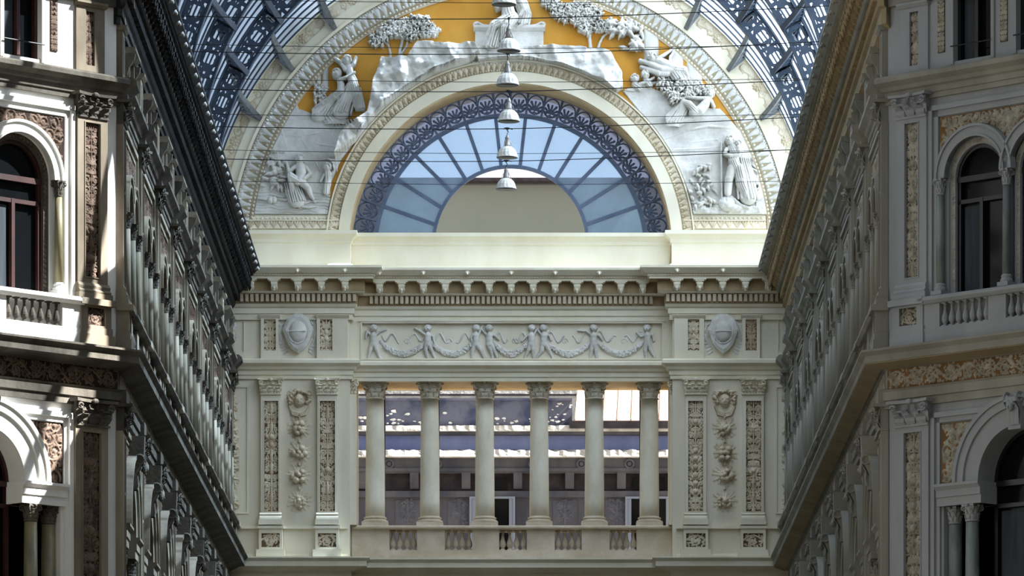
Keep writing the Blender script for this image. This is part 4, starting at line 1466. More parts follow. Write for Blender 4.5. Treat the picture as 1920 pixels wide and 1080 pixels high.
# ------------------------------------------------------------------ frieze of cherubs and garlands
zf0, zf1 = PZ(673, 0), PZ(607, 0)
xf0, xf1 = PX(679), PX(1241)
m_ = MB()
holed(m_, rect(XB0, XB1, 21.7, 22.8), [rect(xf0, xf1, zf0, zf1)], 0, .10)
panel_frame(m_, xf0, xf1, zf0, zf1, .1, .13, .04)
m_.box(xf0 - .1, xf1 + .1, .1, .15, zf1 + .04, zf1 + .08)
struct('trim_10', m_, 'cream', FE)
def FX(px): return PX(px)
def FZ(py): return PZ(py)
u70 = 1 / 70.
def putto(px, facing, arms, legs, label, seed):
    """chubby child figure in relief; px axis, heights from the photo rows 609..672"""
    cx = PX(px); rg = random.Random(seed)
    hf = HF(cx - .42, cx + .42, zf0 + .005, zf1 + .02, .0105)
    P = lambda x, y: (cx + x * u70, PZ(y))
    k = .02
    hd = P(facing * 1.0, 616.5)
    def ch(pts, base=.03, kk=k): hf.chain([(P(x, y)[0], P(x, y)[1], r_ * u70) + ((b,) if b is not None else ()) for x, y, r_, b in pts], base=base, k=kk)
    ch([(0, 646, 6.2, .04), (facing * 0.5, 638, 6.0, .05), (0, 630, 6.2, .05), (facing * .5, 624, 3.2, .05)])
    for i, (lx, ly, lx2, ly2) in enumerate(legs):
        ch([(-2.6 + 5.2 * i, 646, 4.6, .05), (lx, ly, 3.8, .05), (lx2, ly2, 2.4, .03), (lx2 + facing * 2.5, ly2 + .5, 1.7, .03)])
    for i, a in enumerate(arms):
        sx_ = -5 if i == 0 else 5
        ch([(sx_, 628, 2.6, .05)] + [(x, y, r_, .05) for x, y, r_ in a])
    hf.blob(hd[0], hd[1], 6.0 * u70, 6.6 * u70, .10, base=.05, k=.01)
    hf.blob(hd[0] + facing * 1.0 * u70, hd[1] - .6 * u70, 1.3 * u70, 1.8 * u70, .03, base=.14, k=.01)
    for sg in (-1, 1):
        hf.blob(hd[0] + facing * 1.0 * u70 + sg * 2.4 * u70, hd[1] - 2.2 * u70, 1.9 * u70, 1.7 * u70, .025, base=.125, k=.012)
    for q in range(16):
        a = PI * (-.05 + 1.1 * q / 15)
        hf.blob(hd[0] + 5.3 * u70 * math.cos(a), hd[1] + (1.2 + 5.2 * math.sin(a)) * u70, 1.8 * u70, h=.05, base=.06)
    hf.blob(cx, PZ(640), 1.0 * u70, h=.01, base=.125)
    o = obj('cherub', hf.mesh('cherub'), 'relief', None, FE)
    tag(o, label, 'cherub carving', 'cherubs of the garland frieze')
A = lambda *p: list(p)
putto(700, 1, [A((-12, 622, 2.2), (-14, 634, 1.8)), A((12, 622, 2.2), (24, 618, 1.6))], [(-6, 658, -9, 671), (6, 656, 12, 671)], 'carved cherub at the left end of the garland frieze, one arm raised', 1)
putto(802, 0, [A((-13, 622, 2.2), (-24, 616, 1.6)), A((10, 632, 2.2), (13, 645, 1.7))], [(-4, 657, 0, 671), (6, 655, 13, 671)], 'single carved cherub with arm stretched left, second from the frieze left end', 2)
putto(892, 1, [A((-9, 634, 2.2), (-6, 645, 1.8)), A((9, 618, 2.2), (13, 612, 1.8))], [(-6, 658, -7, 671), (9, 656, 16, 671)], 'carved cherub embracing another, left one of the pair left of frieze middle', 3)
putto(918, -1, [A((-10, 624, 2.2), (-15, 618, 1.8)), A((11, 630, 2.2), (17, 637, 1.8))], [(2, 657, 6, 671), (8, 656, 15, 671)], 'carved cherub embracing another, right one of the pair left of frieze middle', 4)
putto(996, 1, [A((-10, 632, 2.2), (-17, 640, 1.8)), A((8, 622, 2.2), (12, 616, 1.8))], [(-5, 657, -12, 671), (3, 656, 4, 671)], 'carved cherub leaning inwards, left one of the pair right of frieze middle', 5)
putto(1020, -1, [A((-10, 622, 2.2), (-13, 616, 1.8)), A((10, 630, 2.2), (13, 638, 1.8))], [(-4, 658, -14, 671), (9, 656, 17, 671)], 'carved cherub with legs apart, right one of the pair right of frieze middle', 6)
putto(1113, 0, [A((-14, 621, 2.2), (-36, 620, 1.6)), A((11, 630, 2.2), (16, 638, 1.8))], [(-4, 657, -6, 671), (4, 657, 6, 671)], 'single carved cherub with one long arm stretched left, right half of the frieze', 7)
putto(1214, -1, [A((-12, 632, 2.2), (-20, 624, 1.8)), A((10, 628, 2.6), (12, 640, 2.0))], [(-4, 657, -2, 671), (6, 656, 14, 671)], 'carved cherub at the right end of the garland frieze looking left', 8)
for i, (a, b) in enumerate(((718, 794), (812, 884), (930, 986), (1028, 1104), (1124, 1202))):
    xa_, xb_ = PX(a - 4), PX(b + 4); rg = random.Random(50 + i)
    hf = HF(xa_ - .1, xb_ + .1, zf0 + .01, zf1 - .05, .0105)
    cxm = (xa_ + xb_) / 2; hw = (xb_ - xa_) / 2
    def gz(x): return PZ(664) + (PZ(641) - PZ(664)) * abs((x - cxm) / hw) ** 2.0
    pts = [(cxm + hw * t, gz(cxm + hw * t), (.10 * (1 - .55 * abs(t) ** 1.5))) for t in [-1 + 2 * j / 14 for j in range(15)]]
    hf.chain(pts, hs=.7)
    for k in range(120):
        t = rg.uniform(-.85, .85); x = cxm + hw * t; r_ = .085 * (1 - .5 * abs(t))
        an = rg.uniform(0, 6.28); q = rg.uniform(0, 1) ** .5 * r_
        hf.blob(x + q * math.cos(an), gz(x) - .01 + q * math.sin(an), rg.uniform(.018, .034), h=rg.uniform(.02, .035), base=.055)
    # fluttering ribbons above
    for sg in (-1, 1):
        q = []
        for j in range(16):
            t = j / 15
            q.append((cxm + sg * hw * (.95 - .75 * t), PZ(622) - .11 - .13 * math.sin(t * 7.5 + i) * (1 - .2 * t) - .1 * t, .012 + .012 * abs(math.sin(t * 7))))
        hf.chain(q, hs=1.6)
    hf.spiral(cxm + .1 * (-1) ** i, PZ(640), .08, 1.1, 0, 1, .012, hs=1.4, flower=False)
    o = obj('garland', hf.mesh('garland'), 'relief', None, FE)
    tag(o, 'carved hanging garland with ribbons, %s of five from the frieze left end' % ORD[i], 'garland carving', 'garlands of the cherub frieze')
# ------------------------------------------------------------------ the great relief round the lunette
class PF(HF):
    """height field laid out in rows and columns of the photograph on the end wall plane"""
    def __init__(s, x0, y0, x1, y1, cell=0.7):
        super().__init__(PX(x0), PX(x1), PZ(y1), PZ(y0), cell / 70.)
    def c(s, pts, base=.04, k=.015, folds=0, famp=.15, hs=1.0):
        q = []
        for p in pts:
            q.append((PX(p[0]), PZ(p[1]), p[2] / 70.) + ((p[3] / 70.,) if len(p) > 3 else ()))
        s.chain(q, base=base, k=k, folds=folds, famp=famp, hs=hs)
    def b(s, x, y, rx, ry=None, h=None, base=.03, k=.01, rot=0.0):
        ry = ry or rx
        s.blob(PX(x), PZ(y), rx / 70., ry / 70., (h or min(rx, ry)) / 70., base, k, rot)
    def head(s, x, y, r_, turn=0, base=.09, hair=True, beard=False, seed=1):
        rg = random.Random(seed)
        s.b(x, y, r_, r_ * 1.15, r_ * 1.1, base, .01)
        hb = base + r_ * .9 / 70.
        s.b(x + turn * r_ * .25, y + .1 * r_, r_ * .2, r_ * .32, r_ * .45, hb, .01)
        for sg in (-1, 1):
            s.b(x + turn * r_ * .2 + sg * r_ * .42, y - .22 * r_, r_ * .26, r_ * .1, r_ * .2, hb - .01, .004)
        s.b(x + turn * r_ * .2, y + .62 * r_, r_ * .3, r_ * .1, r_ * .15, hb - .02, .004)
        if hair:
            for q in range(30):
                a = PI * (-.18 + 1.36 * rg.random()); rr = rg.uniform(.62, 1.02)
                if rr < .8 and math.sin(a) < .55: rr = .95
                s.b(x + r_ * rr * math.cos(a), y - r_ * (.12 + 1.12 * rr * math.sin(a)), r_ * .24, r_ * .24, r_ * .4, base + (.75 if rr < .85 else .35) * r_ / 70., 0)
        if beard:
            for q in range(12):
                s.b(x + rg.uniform(-.6, .6) * r_, y + r_ * rg.uniform(.6, 1.7), r_ * .28, r_ * .3, r_ * .5, base, .004)
    def drape(s, pts, n=5, w_=1.1, spread=4.0, base=.06, seed=0):
        """several folds running side by side along a path"""
        rg = random.Random(seed)
        half = n * spread * .5
        m_ = [(p[0], p[1], half * (p[2] if len(p) > 2 else 1) * (.75 + .25 * j / max(1, len(pts) - 1))) for j, p in enumerate(pts)]
        s.c(m_, base=base - .05, k=.03, hs=.45)
        for i in range(n + 2):
            o_ = (i - (n + 1) / 2) * spread * .95
            q = []
            lift = .45 * math.sqrt(max(0, half * half - o_ * o_)) / 70.
            for j, p in enumerate(pts):
                wv = rg.uniform(-.9, .9)
                q.append((p[0] + o_ * (p[2] if len(p) > 2 else 1) + wv, p[1] + wv + (rg.uniform(0, 4) if j == len(pts) - 1 else 0), w_ * (1.25 if j else .6), (base - .025 + lift) * 70))
            s.c(q, k=.012)

def carve(hf, name, label, cat='relief carving', m='relief', parent=None, d=.03, group=None):
    o = obj(name, hf.mesh(name, d, None, 1.35), m, parent, FE)
    if parent is None: tag(o, label, cat, group)
    return o

def limit(hf):
    """keeps the carving inside its field"""
    def f(X, Z):
        return (np.hypot(X, Z - ZA) < 485 / 70.) & (np.hypot(X, Z - ZLC) > 347 / 70.) & (Z > PZ(403))
    hf.mask(f)

# background masses: rocks, clouds and water (raised a little from the ochre ground)
def mass(poly, name, label, seed, amp=.10, size=.5, thick=.05, ridges=(), m='relief', water=False):
    xs = [p[0] for p in poly]; ys = [p[1] for p in poly]
    hf = PF(min(xs) - 2, min(ys) - 2, max(xs) + 2, max(ys) + 2, 1.0)
    W = [(PX(x), PZ(y)) for x, y in poly]
    X, Z = np.meshgrid(hf.x, hf.z)
    ins = np.zeros(X.shape, bool); n = len(W)
    for i in range(n):
        x1, z1 = W[i]; x2, z2 = W[(i + 1) % n]
        c = ((z1 > Z) != (z2 > Z)) & (X < (x2 - x1) * (Z - z1) / ((z2 - z1) if z2 != z1 else 1e-9) + x1)
        ins ^= c
    hf.H = np.where(ins, thick, -1.0)
    if water:
        rg = np.random.RandomState(seed)
        hf.H = np.where(ins, thick + .03 * np.sin(Z * 75 + 1.8 * np.sin(X * 5 + rg.rand()) + 1.2 * np.sin(X * 13)) * (0.6 + .4 * np.sin(X * 9 + Z * 20)), -1)
    else:
        hf.noise(amp * 3, size, seed)
        # sharp creases like hewn rock
        rg = random.Random(seed)
        g = hf.H.copy()
        for _ in range(int(len(poly) * 2)):
            a = rg.uniform(0, PI); fr = rg.uniform(1.5, 4.0)
            ph = rg.uniform(0, 6.28)
            t = (X * math.cos(a) + Z * math.sin(a)) * fr + ph + .6 * np.sin(X * 2.1 + ph)
            g = g + amp * .30 * np.abs(np.mod(t, 2) - 1)
        hf.H = np.where(hf.H > -.5, g, -1)
    for r_ in ridges:
        hf.c([(x, y, w_) for x, y, w_ in r_], base=thick + .02, k=.02)
    limit(hf)
    return carve(hf, name, label, 'relief carving', m)

mass([(628, 300), (640, 262), (690, 222), (697, 190), (702, 160), (710, 138), (716, 120), (742, 121), (765, 119), (772, 108), (782, 92), (800, 90), (845, 93), (890, 94), (900, 108), (860, 130), (800, 160), (740, 205), (690, 250)],
     'rock_carving', 'jagged white carved rock mass under the pair of left trees, beside the fan window arch', 1, .13, .45, .07,
     [[(795, 96, 3), (803, 112, 4), (815, 118, 3)], [(843, 95, 3), (846, 120, 3)], [(745, 140, 3), (760, 150, 3), (780, 145, 3)], [(720, 175, 3), (740, 165, 3)]])
mass([(890, 96), (900, 92), (1015, 92), (1035, 90), (1090, 92), (1100, 96), (1128, 97), (1145, 103), (1152, 118), (1166, 140), (1168, 168), (1150, 178), (1090, 150), (1020, 128), (957, 122), (900, 128)],
     'rock_carving', 'white carved rock ledge with cracks running under the seated figure to the right trees', 2, .07, .5, .07,
     [[(1075, 96, 2), (1088, 115, 2), (1096, 145, 2)], [(1105, 120, 2), (1120, 150, 2.5)], [(1050, 105, 2), (1078, 128, 2)], [(1145, 105, 4), (1158, 135, 3), (1163, 160, 3)]])
mass([(462, 235), (500, 200), (552, 185), (560, 205), (590, 215), (640, 235), (690, 225), (700, 232), (670, 262), (640, 300), (620, 345), (610, 403), (462, 403)],
     'cloud_carving', 'low carved background of sky and reeds behind the bearded seated man', 3, .012, .5, .012,
     [[(528, 245, 2), (545, 300, 2), (560, 340, 2)], [(515, 250, 1.5), (560, 257, 1.5), (600, 250, 1.5)], [(590, 270, 2), (640, 278, 2), (670, 262, 1.5)]])
mass([(1168, 172), (1200, 160), (1250, 175), (1300, 200), (1350, 205), (1400, 260), (1440, 330), (1450, 403), (1290, 403), (1275, 340), (1255, 290), (1215, 230)],
     'cloud_carving', 'low carved sky with wind lines behind the woman carrying a child', 4, .010, .6, .010,
     [[(1245, 262, 2), (1290, 245, 3), (1330, 238, 3), (1380, 242, 2)], [(1262, 282, 2), (1310, 280, 2), (1355, 276, 1.5)], [(1290, 268, 1.5), (1345, 263, 1.5)]])
mass([(470, 403), (466, 375), (476, 358), (540, 362), (620, 358), (618, 403)], 'water_carving', 'carved rippling water at the feet of the bearded man', 5, water=True, thick=.06)
mass([(1290, 403), (1292, 392), (1440, 388), (1442, 403)], 'ground_carving', 'narrow carved ground strip at the feet of the woman carrying a child', 6, .04, .3, .08)

def foliage(hf, pts, n, rad, size, seed, base=.08):
    rg = random.Random(seed)
    for _ in range(n):
        x, y, r_ = rg.choice(pts)
        a = rg.uniform(0, 2 * PI); q = rg.uniform(0, 1) ** .6 * r_ * rad
        X_, Y_ = x + q * math.cos(a), y + q * math.sin(a) * .85
        l = size * rg.uniform(.7, 1.3); a2 = rg.uniform(0, 2 * PI); b_ = base + rg.uniform(0, .16)
        hf.c([(X_, Y_, size * .16, b_ * 70), (X_ + l * .5 * math.cos(a2), Y_ + l * .5 * math.sin(a2), size * .26, b_ * 70 + 1), (X_ + l * math.cos(a2), Y_ + l * math.sin(a2), size * .06, b_ * 70)], k=0)
hf = PF(690, 22, 830, 124)
hf.c([(733, 121, 3), (732, 100, 2.2), (728, 85, 2), (718, 78, 1.5)]); hf.c([(748, 121, 4), (750, 95, 3), (755, 75, 2.6), (762, 55, 2)]); hf.c([(750, 106, 2), (762, 88, 2), (764, 80, 1.6)])
hf.c([(755, 75, 2), (775, 62, 1.6), (792, 50, 1.2)]); hf.c([(755, 75, 2), (740, 62, 1.6), (728, 52, 1.2)])
foliage(hf, [(708, 76, 13), (730, 52, 14), (745, 60, 14), (765, 45, 13), (768, 62, 16), (792, 42, 12), (800, 60, 14), (814, 62, 8), (748, 50, 12), (722, 66, 12)], 900, 1.15, 6.2, 3)
limit(hf); carve(hf, 'relief_tree', 'carved tree with two thin trunks on the rock, upper left of the ochre field', 'carved tree')
hf = PF(1010, -24, 1245, 100)
hf.c([(1108, 97, 4), (1106, 80, 3), (1105, 60, 2.5), (1104, 45, 2)]); hf.c([(1120, 97, 3), (1124, 82, 2.2), (1130, 70, 2), (1140, 62, 1.6)])
hf.c([(1105, 60, 2), (1080, 42, 1.6), (1055, 30, 1.4), (1030, 10, 1.2)])
foliage(hf, [(1022, -5, 12), (1032, 8, 12), (1045, 22, 13), (1060, 30, 14), (1072, 18, 12), (1082, 35, 14), (1098, 45, 12), (1100, 20, 14), (1112, 28, 14), (1125, 52, 12), (1145, 48, 10), (1097, 58, 10)], 1200, 1.1, 6.0, 4)
foliage(hf, [(1155, 50, 12), (1175, 52, 14), (1190, 55, 10), (1195, 78, 12), (1187, 92, 10), (1165, 60, 9)], 70, 1.0, 15, 5, .12)
limit(hf); carve(hf, 'relief_tree', 'carved tree with a long leafy branch, upper right of the ochre field', 'carved tree')

# throne and seated figure in the middle
root = thing('throne_carving', 'grey carved throne block with steps under the central seated figure', 'relief carving', FE)
m_ = MB()
m_.box(PX(891), PX(1019), 0, .26, PZ(97), PZ(58)).extr([(0, PZ(62)), (.28, PZ(62)), (.36, PZ(56)), (.36, PZ(51)), (0, PZ(51))], PX(888), PX(1022))
m_.box(PX(893), PX(1017), .26, .29, PZ(97), PZ(91))
obj('block', m_, 'relief', root)
hf = PF(886, 40, 1024, 58)
for sg in (-1, 1):
    c_ = 955
    hf.c([(c_ + sg * 66, 49, 2), (c_ + sg * 60, 45, 2), (c_ + sg * 50, 50, 2), (c_ + sg * 38, 51, 1.5)])
    hf.b(c_ + sg * 63, 47, 4, 3, 4)
obj('crest', hf.mesh('crest', .2), 'relief', root)
m_ = MB().box(PX(872), PX(1058), 0, .18, PZ(108), PZ(96)).box(PX(858), PX(1075), 0, .12, PZ(124), PZ(107))
obj('step', m_, 'relief', root)
hf = PF(875, 96, 925, 126); rg = random.Random(9)
for _ in range(60): hf.b(rg.uniform(880, 920), rg.uniform(100, 120), rg.uniform(1.2, 2.4), h=2.4, base=.02)
obj('flowers', hf.mesh('fl', .13), 'relief', root)
hf = PF(905, -52, 998, 100)
hf.head(948, -30, 9, 0, .34, seed=4)
hf.c([(948, -18, 5, 20), (950, -8, 9, 22), (951, 8, 11, 24), (952, 24, 12, 22), (955, 40, 14, 20)], folds=5, famp=.12)
hf.c([(958, 40, 12, 22), (938, 50, 9, 28), (926, 55, 8, 28)], folds=4)          # thigh left
hf.c([(926, 55, 8, 28), (918, 75, 7, 22), (912, 92, 6, 18)], folds=4)           # shin
hf.c([(960, 40, 12, 22), (952, 55, 9, 30), (948, 62, 9, 30), (945, 92, 7, 20)], folds=5)
hf.c([(912, 92, 3, 18), (905, 96, 2.5, 16)]); hf.c([(945, 94, 3, 18), (936, 97, 2.5, 16)])
hf.c([(940, -6, 5, 24), (930, 10, 4, 26), (932, 22, 3.4, 30), (940, 18, 3, 32)])  # arm
hf.c([(960, -8, 5, 22), (974, 6, 4, 20), (982, 22, 3.6, 18), (976, 34, 3, 18)])
hf.drape([(966, -10, 1), (976, 8, 1), (984, 30, 1), (980, 46, 1)], 4, 2.0, 4.5, .18, 3)
hf.drape([(940, 48, 1), (928, 66, 1), (920, 92, 1)], 5, 1.4, 4.5, .34, 4)
for q in range(7):
    hf.c([(972 + q * 1.5, 36 + q, 2), (980 + q, 48, 2.2), (970, 56, 1.6)], base=.2)
limit(hf); carve(hf, 'relief_figure', 'carved robed person seated on the throne in the middle of the ochre field', 'carved figure', d=.10)

# lovers beside the broken columns, left
root = thing('column_stump_carving', 'pair of thin carved column stumps behind the standing nude, left of the ochre field', 'relief carving', FE)
m_ = MB()
for x, y0, y1, r_ in ((598, 118, 175, 4.5), (610, 108, 170, 5.5)):
    hf = PF(x - 8, y0 - 4, x + 8, y1 + 4)
    hf.c([(x, y0, r_), (x, y1, r_)], base=.02)
    limit(hf)
    obj('column_stump', hf.mesh('cs', .02), 'relief', root)
hf = PF(612, 96, 700, 235)
hf.head(652, 118, 8, -.3, .22, seed=7)
hf.c([(630, 114, 3, 14), (640, 121, 3, 16), (650, 110, 3, 14)]); hf.c([(668, 112, 3, 14), (664, 124, 3.4, 15), (656, 130, 4, 14)])
hf.c([(640, 122, 3.6, 14), (648, 134, 5, 14)])
hf.c([(654, 130, 7.5, 12), (657, 142, 6.8, 12), (662, 156, 9, 12), (664, 166, 8.5, 12)])
hf.c([(664, 164, 9, 12), (667, 182, 8.5, 11), (668, 200, 6.5, 9)], folds=5, famp=.13); hf.c([(658, 166, 8, 12), (655, 185, 7.5, 10), (650, 200, 6, 8)], folds=5, famp=.13)
hf.drape([(658, 165, 1), (652, 185, 1.1), (640, 212, 1.3)], 6, 1.6, 4.0, .18, 5)
hf.drape([(670, 168, 1), (674, 190, 1), (676, 203, 1)], 3, 1.6, 3.5, .16, 6)
for q in range(5): hf.c([(664 + 3 * q, 196, 2.4), (672 + 2.5 * q, 204 + q, 2.6), (668 + 2 * q, 208, 2)], base=.10)
limit(hf); carve(hf, 'relief_figure', 'carved standing nude person with both hands behind the head, left of the ochre field', 'carved figure', d=.08)
hf = PF(585, 130, 668, 235)
hf.head(632, 142, 8, .4, .16, seed=8)
hf.c([(637, 152, 5, 10), (640, 162, 7, 10), (640, 176, 8, 11)]); hf.c([(638, 153, 3.2, 16), (650, 150, 2.6, 20), (666, 141, 2.2, 20)])
hf.c([(640, 176, 8.5, 10), (626, 186, 7.5, 10), (606, 198, 6, 9), (594, 204, 4, 8)], folds=5, famp=.16)
hf.c([(642, 178, 8, 9), (650, 196, 6.5, 9), (648, 215, 4, 8)], folds=4, famp=.16)
hf.drape([(636, 178, 1), (616, 196, 1), (598, 215, 1.4)], 5, 1.7, 4.5, .12, 8)
hf.drape([(624, 205, 1), (618, 218, 1.2), (628, 230, 1.4)], 6, 1.3, 5.5, .05, 9)
limit(hf); carve(hf, 'relief_figure', 'carved kneeling person clasping the standing nude, left of the ochre field', 'carved figure', d=.05)
hf = PF(572, 150, 622, 225); rg = random.Random(2)
for _ in range(90):
    x, y = rg.uniform(590, 612), rg.uniform(158, 205)
    a = rg.uniform(0, 6.28); hf.c([(x, y, 1.8), (x + 5 * math.cos(a), y + 5 * math.sin(a), .8)], base=rg.uniform(.03, .12), k=0)
limit(hf); carve(hf, 'relief_bush', 'small carved bush at the foot of the thin column stumps', 'carved bush')
for q, pts in enumerate([[(612, 232), (640, 240), (668, 228), (700, 212), (716, 205)]]):
    hf = PF(600, 190, 735, 262)
    for j in range(9):
        hf.c([(622 + j * 6, 225, 1.5), (626 + j * 6.4, 238 + (j % 3) * 3, 1.8), (620 + j * 7.2, 252 - j, 1.1)], base=.05)
    for j in range(16):
        hf.c([(672 + j * 1.5, 222 + j * .4, 1.2), (690 + j * 1.7, 214 - j * .5, 1.4), (703 + j, 203 + j * .6, .7)], base=.05, k=0)
    limit(hf); carve(hf, 'grass_carving', 'carved tufts and drapery ends under the embracing couple', 'relief carving')
# lower left: bearded river man
hf = PF(528, 282, 600, 392)
hf.head(563, 302, 8, .2, .2, beard=True, seed=10)
hf.c([(564, 316, 9, 11), (566, 328, 10, 12), (563, 342, 9.5, 12)])
hf.c([(555, 316, 4.5, 12), (543, 326, 3.6, 13), (541, 318, 3, 14), (538, 308, 2.6, 12)])
hf.c([(575, 318, 4.2, 12), (582, 330, 3.6, 15), (572, 339, 3, 18), (563, 342, 2.6, 18)])
hf.c([(560, 344, 7.5, 14), (546, 334, 6.5, 18), (548, 350, 5.5, 12), (551, 368, 4.5, 8), (552, 380, 3.5, 6)], folds=3, famp=.1)
hf.c([(566, 344, 7.5, 13), (578, 356, 6, 12), (584, 370, 4, 8), (588, 376, 2.6, 6)])
hf.drape([(548, 345, 1), (552, 362, 1.1), (558, 378, 1.2)], 6, 1.4, 4.0, .14, 12)
limit(hf); carve(hf, 'relief_figure', 'carved bearded man seated by the water in the lower left corner', 'carved figure', d=.08)
hf = PF(600, 292, 636, 380)
hf.head(614, 316, 7, .3, .12, seed=13, beard=True)
hf.c([(616, 328, 6, 8), (615, 345, 6.5, 8), (612, 362, 6, 7)], folds=3); hf.c([(621, 330, 2.6, 8), (628, 322, 2.4, 8), (625, 312, 2, 8)]); hf.c([(608, 330, 2.6, 8), (602, 342, 2.4, 8)])
for q in range(9): hf.c([(604 + q * 3, 302 - q, 1.2), (612 + q * 2.5, 296 + q * 2, 1.3), (624 + q, 306 + q * 2, .8)], base=.10)
limit(hf); carve(hf, 'relief_figure', 'small carved figure peering from the reeds, right of the bearded man', 'carved figure', d=.03)
hf = PF(478, 272, 540, 372); rg = random.Random(5)
for _ in range(46):
    x, y = rg.gauss(513, 9), rg.uniform(283, 352)
    a = rg.uniform(-.6, PI + .6); l = rg.uniform(8, 15)
    hf.c([(x, y, 2.4), (x + l * .6 * math.cos(a), y + l * .6 * math.sin(a) * .7, 3.2), (x + l * math.cos(a), y + l * math.sin(a), 1.0)], base=rg.uniform(.04, .16), k=0)
for cx_, cy_ in ((515, 325), (511, 308), (516, 345)): hf.b(cx_, cy_, 7, 6, 7, .08)
hf.c([(492, 300, 2), (494, 330, 2), (492, 358, 2)])
limit(hf); carve(hf, 'relief_bush', 'carved broad leaved plant left of the bearded man', 'carved bush')
hf = PF(560, 262, 640, 380)
for q in range(13):
    x = 588 + 2.2 * q
    hf.c([(x + 2, 368, 1.2), (x + (q - 6) * .7, 330, 1.3), (x + (q - 6) * 2.4 - 4, 285 + (q % 4) * 5, .7)], base=.02)
hf.c([(565, 262, 1.6), (590, 300, 1.8), (600, 322, 2)])
limit(hf); carve(hf, 'reed_carving', 'carved reeds between the bearded man and the small figure', 'relief carving')
hf = PF(480, 362, 605, 396)
for a, b, c_, y in ((484, 498, 512, 374), (522, 535, 550, 375), (555, 572, 584, 380), (578, 590, 600, 378), (560, 580, 595, 389)):
    hf.c([(a, y, 1.2), (b, y + 2, 2.6), (c_, y, 1.0)], base=.08)
hf.b(508, 377, 6, 7, 5, .1); hf.b(515, 377, 5, 7, 5, .1)
limit(hf); carve(hf, 'water_lily_carving', 'carved lily pads floating on the rippled water, lower left corner', 'relief carving', d=.04)

# upper right group
root = thing('column_stump_carving', 'broad carved column shafts behind the reclining nude, right side of the field', 'relief carving', FE)
for x, y0, y1, r_ in ((1221, 50, 128, 14), (1268, 96, 160, 13), (1302, 120, 190, 15)):
    hf = PF(x - 17, y0 - 17, x + 17, y1 + 17); hf.c([(x, y0, r_), (x, y1, r_)], base=.0, hs=.5); limit(hf)
    obj('column_stump', hf.mesh('cs', .02), 'relief', root)
hf = PF(1188, 78, 1300, 165)
hf.head(1222, 112, 8, -.4, .2, seed=14)
hf.c([(1228, 118, 6, 12), (1240, 121, 8, 13), (1256, 128, 8.5, 13), (1268, 132, 9, 12)])
hf.c([(1232, 114, 3.4, 12), (1246, 106, 3, 12), (1258, 98, 2.4, 10), (1264, 94, 2.2, 10), (1258, 88, 1.8, 8)])
hf.c([(1256, 120, 3, 12), (1256, 110, 2.4, 10), (1262, 100, 2.0, 10)])
hf.c([(1268, 132, 9, 12), (1282, 135, 7, 11), (1288, 146, 4.5, 9)], folds=4); hf.c([(1262, 134, 8, 12), (1240, 134, 6.5, 16), (1218, 124, 5, 14), (1200, 117, 3.6, 10)])
hf.c([(1250, 140, 7.5, 11), (1235, 141, 6, 14), (1214, 133, 4.6, 10), (1202, 128, 3, 8)])
hf.drape([(1256, 128, 1), (1268, 140, 1), (1276, 150, 1)], 5, 1.7, 5.0, .17, 21)
limit(hf); carve(hf, 'relief_figure', 'carved reclining nude person stretched out before broad column shafts, upper right', 'carved figure', d=.08)
hf = PF(1170, 134, 1250, 182)
hf.head(1190, 150, 7, 0, .12, seed=15); hf.head(1210, 143, 7, .2, .14, seed=16)
for q in range(9): hf.c([(1172 + q * 5, 170 - q * 1.6, 1.3), (1188 + q * 5, 172 - q * 2, 1.6), (1204 + q * 5, 162 - q, 1.0)], base=.06, k=.01)
hf.c([(1212, 152, 6, 6), (1218, 162, 6, 6)], folds=3); hf.c([(1190, 160, 6, 5), (1198, 168, 6, 5)], folds=3)
hf.c([(1198, 160, 3, 8), (1215, 155, 2.6, 10), (1226, 148, 2, 10)])
limit(hf); carve(hf, 'relief_figure', 'two carved faces with feathery wings peering up from below the reclining nude', 'carved figure', d=.04)
hf = PF(1222, 138, 1345, 215)
foliage(hf, [(1245, 160, 12), (1262, 170, 14), (1268, 186, 10), (1290, 175, 12), (1308, 168, 10), (1325, 172, 8), (1280, 160, 10)], 480, 1.1, 7.0, 31, .10)
limit(hf); carve(hf, 'relief_bush', 'carved tangle of leaves and flowers below the reclining nude', 'carved bush', d=.05)
hf = PF(1248, 162, 1350, 240)
hf.head(1331, 178, 7.5, -.4, .16, seed=17)
hf.c([(1326, 188, 6, 10), (1322, 198, 8, 12), (1312, 210, 9, 12), (1300, 215, 9, 11)])
hf.c([(1324, 188, 3.6, 14), (1306, 188, 3.0, 15), (1284, 184, 2.4, 12)]); hf.c([(1333, 192, 3.4, 10), (1338, 202, 3, 9)])
hf.c([(1304, 214, 8, 12), (1292, 200, 6.5, 15), (1280, 194, 5, 12), (1268, 222, 5, 8), (1262, 230, 4, 6)], folds=4, famp=.14)
hf.drape([(1282, 196, 1), (1272, 212, 1.1), (1258, 230, 1.3)], 6, 1.6, 4.2, .12, 25)
hf.drape([(1312, 214, 1), (1292, 224, 1.1), (1262, 234, 1.2)], 4, 1.6, 3.0, .08, 26)
limit(hf); carve(hf, 'relief_figure', 'carved reclining person leaning back on one arm below the leaf tangle, right side', 'carved figure', d=.07)
